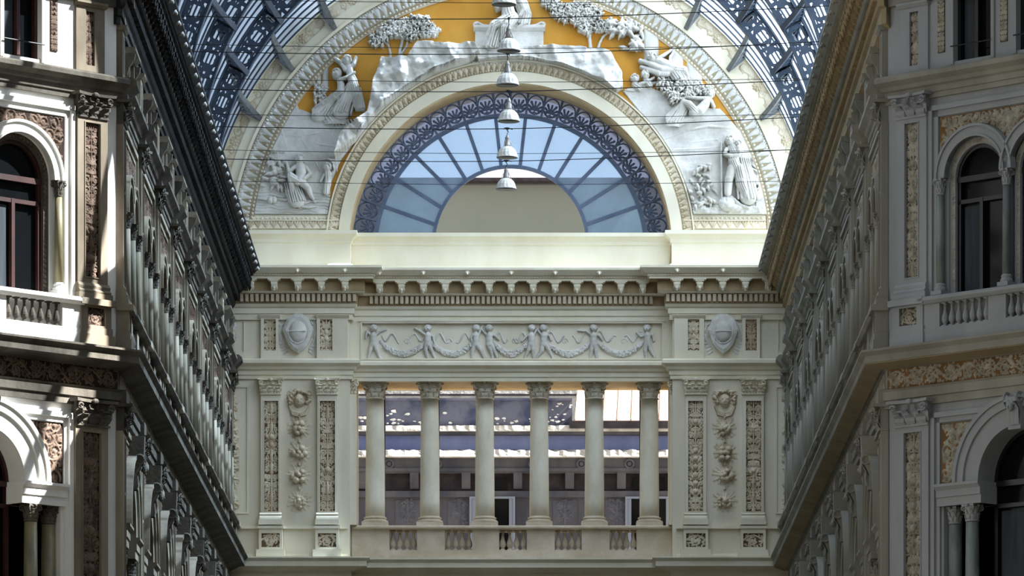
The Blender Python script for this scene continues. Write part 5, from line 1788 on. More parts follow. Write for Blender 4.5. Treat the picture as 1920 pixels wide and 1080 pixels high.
# woman with child, lower right
hf = PF(1345, 252, 1425, 398)
hf.head(1368, 268, 8, -.5, .20, seed=18)
hf.c([(1372, 279, 8, 11), (1376, 292, 10, 12), (1374, 306, 9.5, 12), (1378, 320, 9, 12)], folds=5, famp=.12)
hf.c([(1362, 284, 4, 13), (1358, 292, 3.6, 16), (1368, 298, 3.4, 20), (1384, 297, 3, 20)])
hf.c([(1386, 278, 4.5, 14), (1390, 290, 3.8, 16), (1378, 297, 3, 20)])
hf.c([(1372, 320, 9, 12), (1366, 340, 8, 14), (1364, 365, 7, 10)], folds=0)
hf.c([(1384, 320, 10, 11), (1388, 345, 10, 12), (1396, 366, 8.5, 9), (1400, 378, 6, 8)], folds=5, famp=.17)
hf.drape([(1388, 300, 1), (1396, 335, 1.2), (1402, 372, 1.5)], 5, 1.9, 4.2, .16, 31)
hf.drape([(1396, 300, 1), (1404, 330, 1), (1414, 345, 1)], 3, 1.8, 4, .12, 32)
hf.c([(1352, 270, 1.8, 8), (1352, 320, 1.8, 8), (1353, 392, 1.8, 8)])
limit(hf); carve(hf, 'relief_figure', 'carved robed woman carrying a child in her arms, lower right corner', 'carved figure', d=.10)
hf = PF(1355, 262, 1400, 310)
hf.head(1384, 274, 6, -.3, .0, seed=19)
hf.c([(1384, 282, 5, 4), (1384, 292, 5.5, 4), (1374, 297, 4, 4)])
limit(hf); carve(hf, 'relief_figure', 'carved small child lying in the robed woman arms', 'carved figure', d=.36)
hf = PF(1344, 364, 1412, 402); hf.b(1362, 384, 16, 14, 9, .1); hf.b(1374, 392, 20, 8, 9, .08); hf.c([(1370, 372, 3), (1388, 388, 4), (1402, 392, 3)], base=.12)
hf.noise(.05, .15, 3); limit(hf); carve(hf, 'rock_carving', 'carved boulder under the feet of the robed woman', 'relief carving', d=.06)
hf = PF(1280, 298, 1350, 400); rg = random.Random(15)
for _ in range(48):
    y = rg.uniform(310, 392); x = rg.gauss(1316, 9 + (y - 310) * .06)
    a = rg.uniform(-.5, PI + .5); l = rg.uniform(6, 13)
    hf.c([(x, y, 2.6), (x + l * .6 * math.cos(a), y + l * .6 * math.sin(a) * .7, 3.4), (x + l * math.cos(a), y + l * math.sin(a), 1.2)], base=rg.uniform(.05, .18), k=0)
limit(hf); carve(hf, 'relief_bush', 'carved vine plant with lobed leaves left of the robed woman', 'carved bush', d=.05)
hf = PF(1398, 298, 1450, 398); rg = random.Random(16)
hf.c([(1419, 394, 2.2), (1416, 360, 2), (1420, 330, 1.6), (1426, 306, 1.2)])
for _ in range(30):
    y = rg.uniform(306, 385); x = 1419; a = rg.choice((-1, 1)) * rg.uniform(.2, 1.2) + (0 if rg.random() < .5 else PI)
    l = rg.uniform(8, 15); hf.c([(x, y, 1.2), (x + l * .6 * math.cos(a), y - l * .6 * abs(math.sin(a)), 2.2), (x + l * math.cos(a), y - l * abs(math.sin(a)), .7)], base=rg.uniform(.03, .1), k=0)
limit(hf); carve(hf, 'relief_bush', 'carved sapling with long leaves right of the robed woman, at the arch border', 'carved bush', d=.05)
# ------------------------------------------------------------------ side walls: mouldings
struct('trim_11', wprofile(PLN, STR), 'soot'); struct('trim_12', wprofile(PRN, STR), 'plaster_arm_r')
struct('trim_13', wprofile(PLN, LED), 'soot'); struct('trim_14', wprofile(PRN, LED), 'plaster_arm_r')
PLA = [(XL - .05, YC - .05), (XL, YC), (XL, YE - BAY)]; PRA = [(XR, YE - BAY), (XR, YC), (XR + .05, YC - .05)]
up = [(d, z + .32) for d, z in CRN]
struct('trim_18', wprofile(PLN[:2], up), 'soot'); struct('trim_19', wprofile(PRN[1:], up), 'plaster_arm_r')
def side_runs(side):
    if side == 'left':
        return [(FL @ T(0, 0), 40.0, 0.0)]
    return [(FR @ T(1.2, 0), 39.6, 0.0)]
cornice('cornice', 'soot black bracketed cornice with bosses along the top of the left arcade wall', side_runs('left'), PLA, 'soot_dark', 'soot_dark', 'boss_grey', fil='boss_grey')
cornice('cornice', 'stone cornice with tan wavy brackets along the top of the right arcade wall', side_runs('right'), PRA, 'plaster_arm_r', 'modillion_tan', 'plaster_arm_r', fil='plaster_right_shaded')
# tan painted soffits on the right
struct('trim_15', wprofile(PRN, [(.12, 16.155), (.45, 16.165), (.45, 16.15), (.14, 16.07)]), 'soffit_tan')
struct('trim_16', wprofile(PRA, [(.02, 22.70), (.14, 22.78), (.14, 23.08), (.205, 23.12), (.21, 23.3), (.02, 23.3)]), 'soffit_tan')

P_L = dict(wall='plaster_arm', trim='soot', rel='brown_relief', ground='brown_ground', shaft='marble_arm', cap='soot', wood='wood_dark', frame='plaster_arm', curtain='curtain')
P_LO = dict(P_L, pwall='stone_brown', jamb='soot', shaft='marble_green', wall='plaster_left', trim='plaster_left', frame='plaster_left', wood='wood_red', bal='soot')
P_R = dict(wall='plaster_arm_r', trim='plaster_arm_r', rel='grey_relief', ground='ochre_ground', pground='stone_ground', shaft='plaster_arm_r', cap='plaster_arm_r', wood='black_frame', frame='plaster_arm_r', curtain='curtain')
P_RO = dict(P_R, curtain='room_dark', shaft='marble_grey', wall='plaster_right_shaded', trim='plaster_right_shaded', frame='plaster_right_shaded', cap='plaster_right_shaded')

_cache = {}
def cand(key, w_, h, seed, cell):
    k = (key, round(w_, 3), round(h, 3))
    if k not in _cache: _cache[k] = candelabra(w_, h, seed, cell).mesh('carving', 0, None, 1.5)
    return _cache[k]
def rinc(key, w_, h, seed, cell=.016, pitch=None):
    k = ('r' + key, round(w_, 3), round(h, 3))
    if k not in _cache: _cache[k] = rinceau(w_, h, seed, cell, pitch=pitch).mesh('scroll', 0, None, 1.4)
    return _cache[k]

def pilaster_up(pal, w_=.74, seed=61, cell=.014, rel='rel', tag_='u', pw=.26):
    """upper floor pilaster with pedestal; origin at x axis, z=0 is the floor"""
    root = bpy.data.objects.new('relief_pilaster', None); COL.objects.link(root)
    h = w_ / 2
    m_ = MB().box(-h - .05, h + .05, 0, .30, 16.44, 16.66).box(-h - .02, h + .02, 0, .27, 16.66, 16.8).box(-h - .06, h + .06, 0, .34, 17.22, 17.34)
    holed(m_, rect(-h, h, 16.8, 17.22), [rect(-.22, .22, 16.84, 17.18)], 0, .25)
    obj('pedestal', m_, pal.get('pwall', pal['wall']), root)
    obj('pedestal_ground', MB().box(-.22, .22, 0, .20, 16.84, 17.18), pal.get('pground', pal['ground']), root)
    obj('pedestal_carving', rinc('ped' + tag_, .44, .34, 77, .013), pal[rel], root, T(-.22, .20, 16.84))
    m_ = MB().box(-h - .05, h + .05, 0, .24, 17.34, 17.46).extr([(0, 17.46), (.22, 17.46), (.23, 17.5), (.19, 17.54), (.2, 17.6), (.16, 17.66), (0, 17.66)], -h - .02, h + .02)
    obj('base', m_, pal.get('pwall', pal['wall']), root)
    m_ = holed(MB(), rect(-h, h, 17.66, 20.86), [rect(-pw / 2, pw / 2, 17.78, 20.76)], 0, .14)
    panel_frame(m_, -pw / 2, pw / 2, 17.78, 20.76, .14, .155, .02)
    obj('shaft', m_, pal.get('pwall', pal['wall']), root)
    obj('panel_ground', MB().box(-pw / 2, pw / 2, 0, .08, 17.78, 20.76), pal.get('pground', pal['ground']), root)
    obj('grotesque_carving', cand('cu' + tag_, pw, 2.98, seed, cell), pal[rel], root, T(-pw / 2, .08, 17.78))
    obj('capital', pil_capital(w_ * .98, .44, .26), pal['cap'], root, T(0, 0, 20.88))
    if tag_ == 'arm': obj('entablature_block', MB().extr([(0, 21.33), (.22, 21.33), (.22, 21.44), (.30, 21.52), (.40, 21.60), (.40, 21.68), (.32, 21.75), (0, 21.75)], -h - .03, h + .03), pal['trim'], root)
    return root

def pilaster_low(pal, w_=.80, seed=71, cell=.014, rel='rel', tag_='l', pw=.32):
    root = bpy.data.objects.new('relief_pilaster', None); COL.objects.link(root)
    h = w_ / 2
    m_ = holed(MB(), rect(-h, h, 9.5, 14.90), [rect(-pw / 2, pw / 2, 10.2, 14.78)], 0, .14)
    panel_frame(m_, -pw / 2, pw / 2, 10.2, 14.78, .14, .155, .02)
    obj('shaft', m_, pal.get('pwall', pal['wall']), root)
    obj('panel_ground', MB().box(-pw / 2, pw / 2, 0, .08, 10.2, 14.78), pal.get('pground', pal['ground']), root)
    obj('grotesque_carving', cand('cl' + tag_, pw, 4.58, seed, cell), pal[rel], root, T(-pw / 2, .08, 10.2))
    obj('capital', pil_capital(w_, .48, .28), pal['cap'], root, T(0, 0, 14.92))
    if tag_ == 'arm': obj('entablature_block', MB().box(-h - .03, h + .03, 0, .2, 15.40, 15.68), pal['trim'], root)
    return root

def attic_up(pal, w_=.62, tag_='a', z0=21.76, z1=22.72, dd=.12):
    root = bpy.data.objects.new('attic_pier', None); COL.objects.link(root)
    h = w_ / 2
    m_ = holed(MB(), rect(-h, h, z0, z1), [rect(-.11, .11, z0 + .12, z1 - .12)], 0, dd)
    m_.extr([(0, z1 - .04), (dd + .02, z1 - .04), (dd + .08, z1 + .02), (dd + .08, z1 + .06), (0, z1 + .06)], -h - .03, h + .03)
    obj('body', m_, pal.get('pwall', pal['wall']), root)
    obj('panel_ground', MB().box(-.11, .11, 0, dd - .045, z0 + .12, z1 - .12), pal.get('pground', pal['ground']), root)
    obj('carving', cand('at' + tag_, .22, z1 - z0 - .24, 81, .014), pal['rel'], root, T(-.11, dd - .045, z0 + .12))
    return root

def glazed(mF, root, cs, r_, z0, zs, dd, wood, zt=None):
    """wooden window frame with arched head, panes behind"""
    for c in cs:
        fr = MB()
        fr.arcband(c, zs, r_ - .07, r_ + .01, dd, dd + .08, 0, PI, 20)
        fr.box(c - r_, c - r_ + .08, dd, dd + .08, z0, zs).box(c + r_ - .08, c + r_, dd, dd + .08, z0, zs)
        fr.box(c - r_, c + r_, dd, dd + .1, zs - .09, zs + .02).box(c - r_, c + r_, dd, dd + .08, zs - .50, zs - .42)
        fr.box(c - .04, c + .04, dd, dd + .09, z0, zs - .42)
        f_ = obj('window_frame', fr, wood, root)
        g = MB(); g.poly(archpoly(c, r_ - .02, z0, zs, 16), dd - .03, dd - .02)
        obj('pane', g, 'window_glass', f_)
        obj('curtain', MB().box(c - r_ + .12, c - .1, dd - .018, dd + .005, z0, zs - .55), 'curtain', f_)

def upper_window(pal, x0, x1, cs, r_, zs, hires=False, rel='rel'):
    """paired arched windows in a moulded frame"""
    root = bpy.data.objects.new('arched_window', None); COL.objects.link(root)
    zt = 21.04
    ro_ = r_ + .12; re = ro_ + .24
    fr = MB()
    for a, b, d_ in ((.0, .10, .10), (.10, .22, .05)):
        fr.box(x0 + a, x0 + b, 0, d_, 17.34, zt - a).box(x1 - b, x1 - a, 0, d_, 17.34, zt - a).box(x0 + a, x1 - a, 0, d_, zt - b, zt - a)
    obj('surround', fr, pal['frame'], root)
    a, b = x0 + .24, x1 - .24
    zl = zs + .05
    hs = []
    gz = MB().box(a, b, -.02, .012, zl, zt - .24)
    # spandrel ground with the arches cut out
    out = [(a, zl)]
    poly = [(a, zt - .24), (a, zl)]
    N = 18
    cs2 = sorted(cs)
    for c in cs2:
        for i in range(N + 1):
            t = PI - PI * i / N
            x, z = c + re * math.cos(t), zs + re * math.sin(t)
            if z < zl or x < a or x > b: continue
            if len(cs2) == 2 and ((c == cs2[0] and x > sum(cs2) / 2) or (c == cs2[1] and x < sum(cs2) / 2)): continue
            poly.append((x, z))
    poly += [(b, zl), (b, zt - .24)]
    obj('spandrel_ground', holed(MB(), poly, [], .0, .02), pal['ground'], root)
    W, H_ = b - a, zt - .24 - zl
    def region(X, Z):
        ok = (Z > .02) & (Z < H_ - .02) & (X > .02) & (X < W - .02)
        for c in cs2: ok &= np.hypot(X + a - c, Z + zl - zs) > re + .01
        return ok
    hf = scrollfill(W, H_, 91, region, .16, .016 if not hires else .013)
    if len(cs2) == 2:
        hf.blob(W / 2, H_ - .22, .10, .14, .05); hf.spiral(W / 2 - .14, H_ - .16, .09, 1.2, 0, 1, .03); hf.spiral(W / 2 + .14, H_ - .16, .09, 1.2, PI, -1, .03)
    hf.mask(region)
    obj('spandrel_carving', hf.mesh('spc', 0, None, 1.4), pal[rel], root, T(a, .02, zl))
    ar = MB(); lf = MB()
    for c in cs2:
        ar.arcband(c, zs, ro_, re - .05, 0, .12, 0, PI, 28).arcband(c, zs, re - .05, re, 0, .16, 0, PI, 28).arcband(c, zs, ro_, ro_ + .04, 0, .15, 0, PI, 28)
    obj('archivolt', ar, pal['frame'], root)
    # carved jambs set back in the reveal
    jm = MB()
    for c in cs2:
        jm.arcband(c, zs, r_, ro_ + .01, -.30, -.05, 0, PI, 28)
        jm.box(c - ro_ - .01, c - r_, -.30, -.05, 17.36, zs).box(c + r_, c + ro_ + .01, -.30, -.05, 17.36, zs)
    obj('jamb', jm, pal.get('jamb', pal['frame']), root)
    rg = random.Random(8)
    for c in cs2:
        hf = HF(c - ro_, c + ro_, 17.5, zs + ro_, .02)
        z = 17.5
        while z < zs:
            for sg in (-1, 1):
                hf.leaf(c + sg * (r_ + .06), z, PI / 2 + sg * .5, .07, .04, 1)
            z += .1
        for i in range(26):
            t = PI * (i + .5) / 26
            hf.leaf(c + (r_ + .06) * math.cos(t), zs + (r_ + .06) * math.sin(t), t + .8, .06, .04, 1)
        obj('jamb_carving', hf.mesh('jc'), pal[rel], root, T(0, -.05, 0))
    # colonettes
    xs = [cs2[0] - ro_ - .13] + ([sum(cs2) / 2] if len(cs2) == 2 else []) + [cs2[-1] + ro_ + .13]
    for x in xs:
        cb = bpy.data.objects.new('colonette', None)
        H = zs + .04 - 17.36
        c_ = obj('colonette', MB().lathe(0, 0, [(.085, .22), (.08, 1.2), (.072, H - .34)], 14), pal['shaft'], root, T(x, .10, 17.36), smooth=True)
        bpy.data.objects.remove(cb)
        obj('capital', col_capital(.072, .28, .2), pal['cap'], c_, T(0, 0, H - .32))
        obj('base', MB().box(-.13, .13, -.13, .13, 0, .08).lathe(0, 0, [(.12, .08), (.125, .12), (.1, .16), (.11, .19), (.086, .23)], 14), pal['frame'], c_)
    glazed(None, root, cs2, r_, 17.36, zs, -.20, pal['wood'])
    return root

def balcony(pal, groups, x0, x1, n=7, name='balustrade'):
    root = bpy.data.objects.new(name, None); COL.objects.link(root)
    bm = pal.get('bal', pal['trim'])
    obj('handrail', MB().extr([(.06, 17.2), (.28, 17.2), (.34, 17.26), (.34, 17.31), (.3, 17.34), (.06, 17.34)], x0, x1), pal['trim'], root)
    obj('plinth', MB().box(x0, x1, 0, .26, 16.44, 16.66).box(x0, x1, .02, .24, 16.66, 16.74), pal['wall'], root)
    eds = [x0] + [v for g in groups for v in g] + [x1]
    for i in range(0, len(eds), 2):
        if eds[i + 1] - eds[i] > .02:
            obj('pedestal', MB().box(eds[i], eds[i + 1], .06, .22, 16.74, 17.2), pal['wall'], root)
    bme = baluster_mesh(.44, .068, 10).mesh('baluster')
    for a, b in groups:
        for k in range(n):
            obj('baluster', bme, bm, root, T(a + (k + .5) * (b - a) / n, .15, 16.75))
    for c in root.children:
        if c.name.startswith('baluster'): 
            pass
    return root

def lower_arch(pal, c, r_, zs, x0, x1, cols, rel='rel', hires=False):
    root = bpy.data.objects.new('archway', None); COL.objects.link(root)
    re = r_ + .58; zt = 15.12
    fr = MB()
    for a, b, d_ in ((.0, .10, .10), (.10, .20, .05)):
        fr.box(x0 + a, x0 + b, 0, d_, 9.5, zt - a).box(x1 - b, x1 - a, 0, d_, 9.5, zt - a).box(x0 + a, x1 - a, 0, d_, zt - b, zt - a)
    obj('surround', fr, pal['frame'], root)
    a, b = x0 + .22, x1 - .22
    poly = [(a, zt - .22), (a, zs)]
    N = 24
    for i in range(N + 1):
        t = PI - PI * i / N
        x, z = c + re * math.cos(t), zs + re * math.sin(t)
        if x <= a or x >= b or z >= zt - .22 or z < zs: continue
        poly.append((x, z))
    poly += [(b, zs), (b, zt - .22)]
    if re + zs > zt - .22:   # the arch reaches the frame: two separate spandrels
        L_ = [p for p in poly if p[0] < c]; R_ = [p for p in poly if p[0] > c]
        xk = math.sqrt(max(0, re * re - (zt - .22 - zs) ** 2))
        obj('spandrel_ground', holed(MB(), L_ + [(c - xk, zt - .22)], [], 0, .02), pal['ground'], root)
        obj('spandrel_ground', holed(MB(), [(c + xk, zt - .22)] + R_, [], 0, .02), pal['ground'], root)
    W, H_ = b - a, zt - .22 - zs
    def region(X, Z): return (np.hypot(X + a - c, Z) > re + .02) & (Z > .02) & (Z < H_ - .02) & (X > .02) & (X < W - .02)
    hf = scrollfill(W, H_, 95, region, .17, .016)
    H0 = hf.H.copy()
    hf.mask(lambda X, Z: X + a < c); obj('spandrel_carving', hf.mesh('spc', 0, None, 1.4), pal[rel], root, T(a, .02, zs))
    hf.H = H0; hf.mask(lambda X, Z: X + a > c); obj('spandrel_carving', hf.mesh('spc', 0, None, 1.4), pal[rel], root, T(a, .02, zs))
    ar = MB().arcband(c, zs, r_, r_ + .34, 0, .12, 0, PI, 36).arcband(c, zs, r_ + .34, r_ + .50, 0, .17, 0, PI, 36).arcband(c, zs, r_ + .50, re, 0, .21, 0, PI, 36)
    obj('archivolt', ar, pal['frame'], root)
    ky = MB().extr([(0, zs + r_ - .1), (.22, zs + r_ - .1), (.2, zs + r_ + .2), (.34, zs + r_ + .5), (.36, zt), (0, zt)], c - .15, c + .15)
    for k in range(3): leaf3(ky, c + (k - 1) * .09, .24, PI / 2, 0, zs + r_ - .02, .42, .12, .10)
    for q in (-1, 1):
        ky.tube([(c + q * .15, .26 + .09 * math.cos(t), zs + r_ + .50 + .09 * math.sin(t)) for t in [i * .5 for i in range(14)]], .03, 5)
        ky.ball((c + q * .05, .34, zs + r_ + .40), (.05, .04, .06), 7, 5)
    ky.ball((c, .35, zs + r_ + .32), (.075, .06, .10), 9, 6); ky.ball((c, .41, zs + r_ + .30), (.02, .03, .035), 6, 4)
    obj('keystone', ky, pal['cap'], root)
    for sg in (-1, 1):
        xa, xb = c + sg * (r_ - .06), c + sg * (r_ + 1.05)
        xa, xb = min(xa, xb), max(xa, xb)
        xa = max(xa, x0); xb = min(xb, x1)
        obj('impost', MB().extr([(-.5, zs - .42), (.10, zs - .42), (.10, zs - .26), (.13, zs - .25), (.13, zs - .12), (.2, zs - .05), (.2, zs), (-.5, zs)], xa, xb), pal['wall'], root)
        for q, dc in ((r_ + .28, -.05), (r_ + .84, -.2)):
            x = c + sg * q
            if x < x0 or x > x1: continue
            H = zs - .42 - 9.5
            cc = obj('column', MB().lathe(0, 0, [(.15, 0), (.145, 1.6), (.125, H - .34)], 18), pal['shaft'], root, T(x, dc, 9.5), smooth=True)
            obj('capital', col_capital(.125, .30, .30), pal['cap'], cc, T(0, 0, H - .30))
    glazed(None, root, [c], r_, 9.0, zs, -.45, pal['wood'])
    return root

# ---- octagon walls -------------------------------------------------
def octagon(side):
    lft = side == 'left'
    M = FOL if lft else FOR
    pal = P_LO if lft else P_RO
    p = OCT['L' if lft else 'R']; sg = p['sg']
    hi_rel = 'rel'
    def nm(o, lab, cat, g=None): tag(o, lab, cat, g); return o
    w3 = 'sunlit corner wall on the left' if lft else 'shaded corner wall on the right'
    o = pilaster_up(pal, .76, 61 if lft else 62, .0105, tag_='o' + side, pw=.38 if lft else .34)
    place(o, M @ T(sg * .72)); nm(o, 'tall pilaster with %s carved panel on the %s' % (('dark brown', w3) if lft else ('grey', w3)), 'pilaster')
    o = pilaster_low(pal, .82, 71 if lft else 72, .0105, tag_='o' + side, pw=.46 if lft else .42)
    place(o, M @ T(sg * .74)); nm(o, 'lower pilaster with %s carved figure panel, below the balcony of the %s' % (('brown', 'left corner') if lft else ('grey', 'right corner')), 'pilaster')
    o = attic_up(pal, .72, 'o' + side, 21.77, 23.05, .05)
    place(o, M @ T(sg * .70)); nm(o, 'short attic pier with carved panel, top of the %s' % w3, 'pier')
    if lft:
        for c in o.children: pass
    cs = [sg * p['c'], sg * (p['c'] + 2 * (p['r'] + .18) + .06)]
    far = sg * (p['c'] + 2 * (p['r'] + .18) + .06 + p['r'] + .65)
    near = sg * 1.12 if lft else sg * 1.10
    x0, x1 = min(near, far), max(near, far)
    o = upper_window(pal, x0, x1, cs, p['r'], p['zs'], True)
    place(o, M); nm(o, 'large round arched window in a %s frame with %s carved spandrels' % (('sunlit white', 'brown') if lft else ('dim grey', 'ochre')), 'window')
    if lft: groups = [(-2.95, -1.55), (-4.75, -3.35)]
    else: groups = [(1.50, 2.72), (3.16, 4.38)]
    gs = sorted(groups)
    o = balcony(pal, gs, min(sg * 1.05, sg * 5), max(sg * 1.05, sg * 5))
    place(o, M); nm(o, 'balcony balustrade of stone balusters on the %s' % w3, 'balustrade')
    o = lower_arch(pal, sg * p['lc'], p['lr'], 13.72, min(sg * 1.16, sg * 5.6), max(sg * 1.16, sg * 5.6), 2, hires=True)
    place(o, M); nm(o, 'big dark archway on paired columns, bottom of the %s' % w3, 'archway')
    # frieze
    L = 4.6
    root = thing('scroll_frieze', 'long %s scroll frieze under the balcony of the %s' % (('dark brown', 'left corner wall') if lft else ('ochre backed', 'right corner wall')), 'frieze', M)
    a, b = (-L, -.02) if lft else (.02, L)
    obj('ground', MB().box(a, b, .02, .045, 15.68, 16.07), pal['ground'], root)
    obj('scroll_carving', rinceau(L - .02, .38, 101 if lft else 102, .011).mesh('rf', 0, None, 1.4), pal['rel'], root, T(a, .045, 15.685))
    # attic windows
    ax = 2.38 if lft else 2.16
    for j in range(2):
        c = sg * (ax + 1.57 * j)
        root = thing('attic_window', 'dark attic window at the top edge, %s the %s' % ('nearest the pilaster of' if j == 0 else 'farther out along', w3), 'window', M @ T(c))
        m_ = MB()
        for q in (-1, 1): m_.box(q * .47, q * .55, 0, .04, 21.78, 24)
        obj('reveal_trim', m_, pal['wall'], root)
        m_ = MB().box(-.47, -.40, -.2, -.1, 21.84, 24.2).box(.40, .47, -.2, -.1, 21.84, 24.2).box(-.04, .04, -.2, -.1, 21.84, 24.2)
        f_ = obj('window_frame', m_, pal['wood'], root)
        obj('pane', MB().box(-.46, .46, -.24, -.22, 21.84, 24.2), 'window_glass', f_)
        obj('curtain', MB().box(-.38, -.06, -.215, -.2, 21.84, 24.2), 'curtain', f_)
        obj('guard_bar', MB().tube([(-.5, .08, 22.12), (.5, .08, 22.12)], .014, 6), 'black_frame', root)
        hf = cand('aw' + side, .17, 1.0, 83, .0105)
        obj('panel_ground', MB().box(-sg * .79 - .085, -sg * .79 + .085, 0, .02, 22.05, 23.05), pal.get('pground', pal['ground']), root)
        obj('carving', hf, pal['rel'], root, T(-sg * .79 - .085, .02, 22.05))
octagon('left'); octagon('right')

# ---- arm walls -----------------------------------------------------
def arm(side):
    lft = side == 'left'
    M = FL if lft else FR
    pal = P_L if lft else P_R
    ps = PIL if lft else [40.8 - x for x in PIL]
    bs = BAYC if lft else [40.8 - x for x in BAYC]
    def from_end(i, n): return ORD[n - 1 - i]
    tone = 'soot darkened left arcade wall' if lft else 'dim grey right arcade wall'
    pu = pilaster_up(pal, .74, 63, .02, tag_='arm', pw=.34); pl = pilaster_low(pal, .78, 73, .022, tag_='arm', pw=.36); at = attic_up(pal, .62, 'arm')
    for i, x in enumerate(ps):
        n = len(ps)
        if lft and x > 40.5: x = 39.92
        if not lft and x < .3: x = .88
        for pr, nm_, lab in ((pu, 'pilaster', 'upper floor pilaster, %s from the end wall on the %s'), (pl, 'pilaster', 'lower floor pilaster, %s from the end wall on the %s'), (at, 'pier', 'short attic pier, %s from the end wall on the %s')):
            o = pr if i == 0 else copy_tree(pr)
            place(o, M @ T(x)); tag(o, lab % (from_end(i, n), tone), nm_, nm_ + 's of the %s arcade' % side)
    uw = upper_window(pal, -1.85, 1.85, [-.72, .72], .50, 19.35)
    la = lower_arch(pal, 0, .95, 13.2, -1.95, 1.95, 2)
    bl = balcony(pal, [(-1.5, -.25), (.25, 1.5)], -2.1, 2.1, 5)
    aw = bpy.data.objects.new('attic_window', None); COL.objects.link(aw)
    m_ = panel_frame(MB(), -.55, .55, 21.95, 22.62, 0, .10, .10).extr([(0, 22.62), (.12, 22.64), (.22, 22.72), (.22, 22.76), (0, 22.76)], -.75, .75)
    obj('surround', m_, pal['frame'], aw)
    f_ = obj('window_frame', MB().box(-.04, .04, -.42, -.34, 21.95, 22.62).box(-.55, -.48, -.42, -.34, 21.95, 22.62).box(.48, .55, -.42, -.34, 21.95, 22.62), pal['wood'], aw)
    obj('pane', MB().box(-.55, .55, -.46, -.45, 21.95, 22.62), 'window_glass', f_)
    for q in (-1, 1):
        obj('side_bracket', MB().extr([(0, 22.2), (.06, 22.2), (.1, 22.35), (.2, 22.5), (.22, 22.62), (0, 22.62)], q * .72 - .05, q * .72 + .05), pal['cap'], aw)
        obj('panel_carving', cand('awp', .3, .7, 85, .02), pal['rel'], aw, T(q * 1.25 - .15, .0, 21.9))
    fz = bpy.data.objects.new('scroll_frieze', None); COL.objects.link(fz)
    obj('ground', MB().box(-2.5, 2.5, .02, .045, 15.68, 16.07), pal['ground'], fz)
    obj('scroll_carving', rinc('arm', 4.98, .38, 103, .022), pal['rel'], fz, T(-2.49, .045, 15.685))
    for i, x in enumerate(bs):
        n = len(bs)
        for pr, cat, lab in ((uw, 'window', 'paired arched window, %s bay from the end wall on the %s'), (la, 'archway', 'lower archway, %s bay from the end wall on the %s'),
                             (bl, 'balustrade', 'small balcony balustrade, %s bay from the end wall, %s'), (aw, 'window', 'attic window, %s bay from the end wall on the %s'),
                             (fz, 'frieze', 'scroll frieze under the ledge, %s bay from the end wall, %s')):
            o = pr if i == 0 else copy_tree(pr)
            place(o, M @ T(x)); tag(o, lab % (from_end(i, n), tone), cat, '%ss of the %s arcade' % (pr.name.split('.')[0].replace('_', ' '), side))
arm('left'); arm('right')
# ------------------------------------------------------------------ lamps on their cables
LAMPS = [(949, 355, 141.7), (951, 296, 137.0), (954, 228, 132.0), (951.5, 160, 127.2), (954, 96, 122.6), (945, 9, 117.8)]
def lamp_proto():
    root = bpy.data.objects.new('pendant_lamp', None); COL.objects.link(root)
    rr = .262
    pr = [(rr, 0), (rr * 1.02, .015), (rr * .97, .05), (rr * .88, .13), (rr * .72, .205), (rr * .5, .26), (rr * .3, .285)]
    n = 32
    v = []; f = []
    for j, (r_, z) in enumerate(pr):
        for i in range(n):
            a = 2 * PI * i / n
            q = r_ * (1 + (.018 if i % 2 else -.018) * (0 if j in (0, 1) else 1))
            v.append((q * math.cos(a), q * math.sin(a), z))
    for j in range(len(pr) - 1):
        for i in range(n): f.append((j * n + i, j * n + (i + 1) % n, (j + 1) * n + (i + 1) % n, (j + 1) * n + i))
    m_ = MB(); m_.add(v, f)
    obj('shade', m_, 'lamp_enamel', root)
    m_ = MB().lathe(0, 0, [(rr * .99, .003), (rr * .85, .10), (rr * .6, .2), (rr * .25, .262)], 32)
    obj('reflector', m_, 'lamp_inside', root, smooth=True)
    m_ = MB().lathe(0, 0, [(.085, .28), (.09, .30), (.075, .33), (.07, .40), (.05, .45), (.055, .47), (.055, .50), (.03, .53), (.03, .56)], 14)
    obj('neck', m_, 'lamp_metal', root, smooth=True)
    m_ = MB()
    for k in range(3):
        a = 2 * PI * k / 3 + .4
        m_.tube([(.15 * math.cos(a), .15 * math.sin(a), .262), (.10 * math.cos(a), .10 * math.sin(a), .36), (.05 * math.cos(a), .05 * math.sin(a), .45)], .008, 5)
    obj('stay_rods', m_, 'lamp_metal', root)
    m_ = MB()
    pts = [(0, 0, .56), (0, 0, .60), (.03, 0, .64), (.0, 0, .68), (0, 0, .72)]
    m_.tube(pts, .012, 6); m_.tube([(-.09, 0, .70), (-.07, 0, .735), (0, 0, .745), (.07, 0, .735), (.14, 0, .71)], .011, 6)
    m_.box(-.035, .035, -.02, .02, .70, .75)
    obj('hanger', m_, 'cable', root)
    return root
lp = lamp_proto()
names = ['lowest bell lamp in the picture, over the open centre of the fan window', 'bell lamp second from the bottom of the hanging row, over the fan window',
         'bell lamp third from the bottom, over the top of the fan window panes', 'bell lamp fourth from the bottom, over the lunette arch border',
         'bell lamp second from the top, before the seated figure pedestal', 'topmost bell lamp, hiding the head of the seated figure']
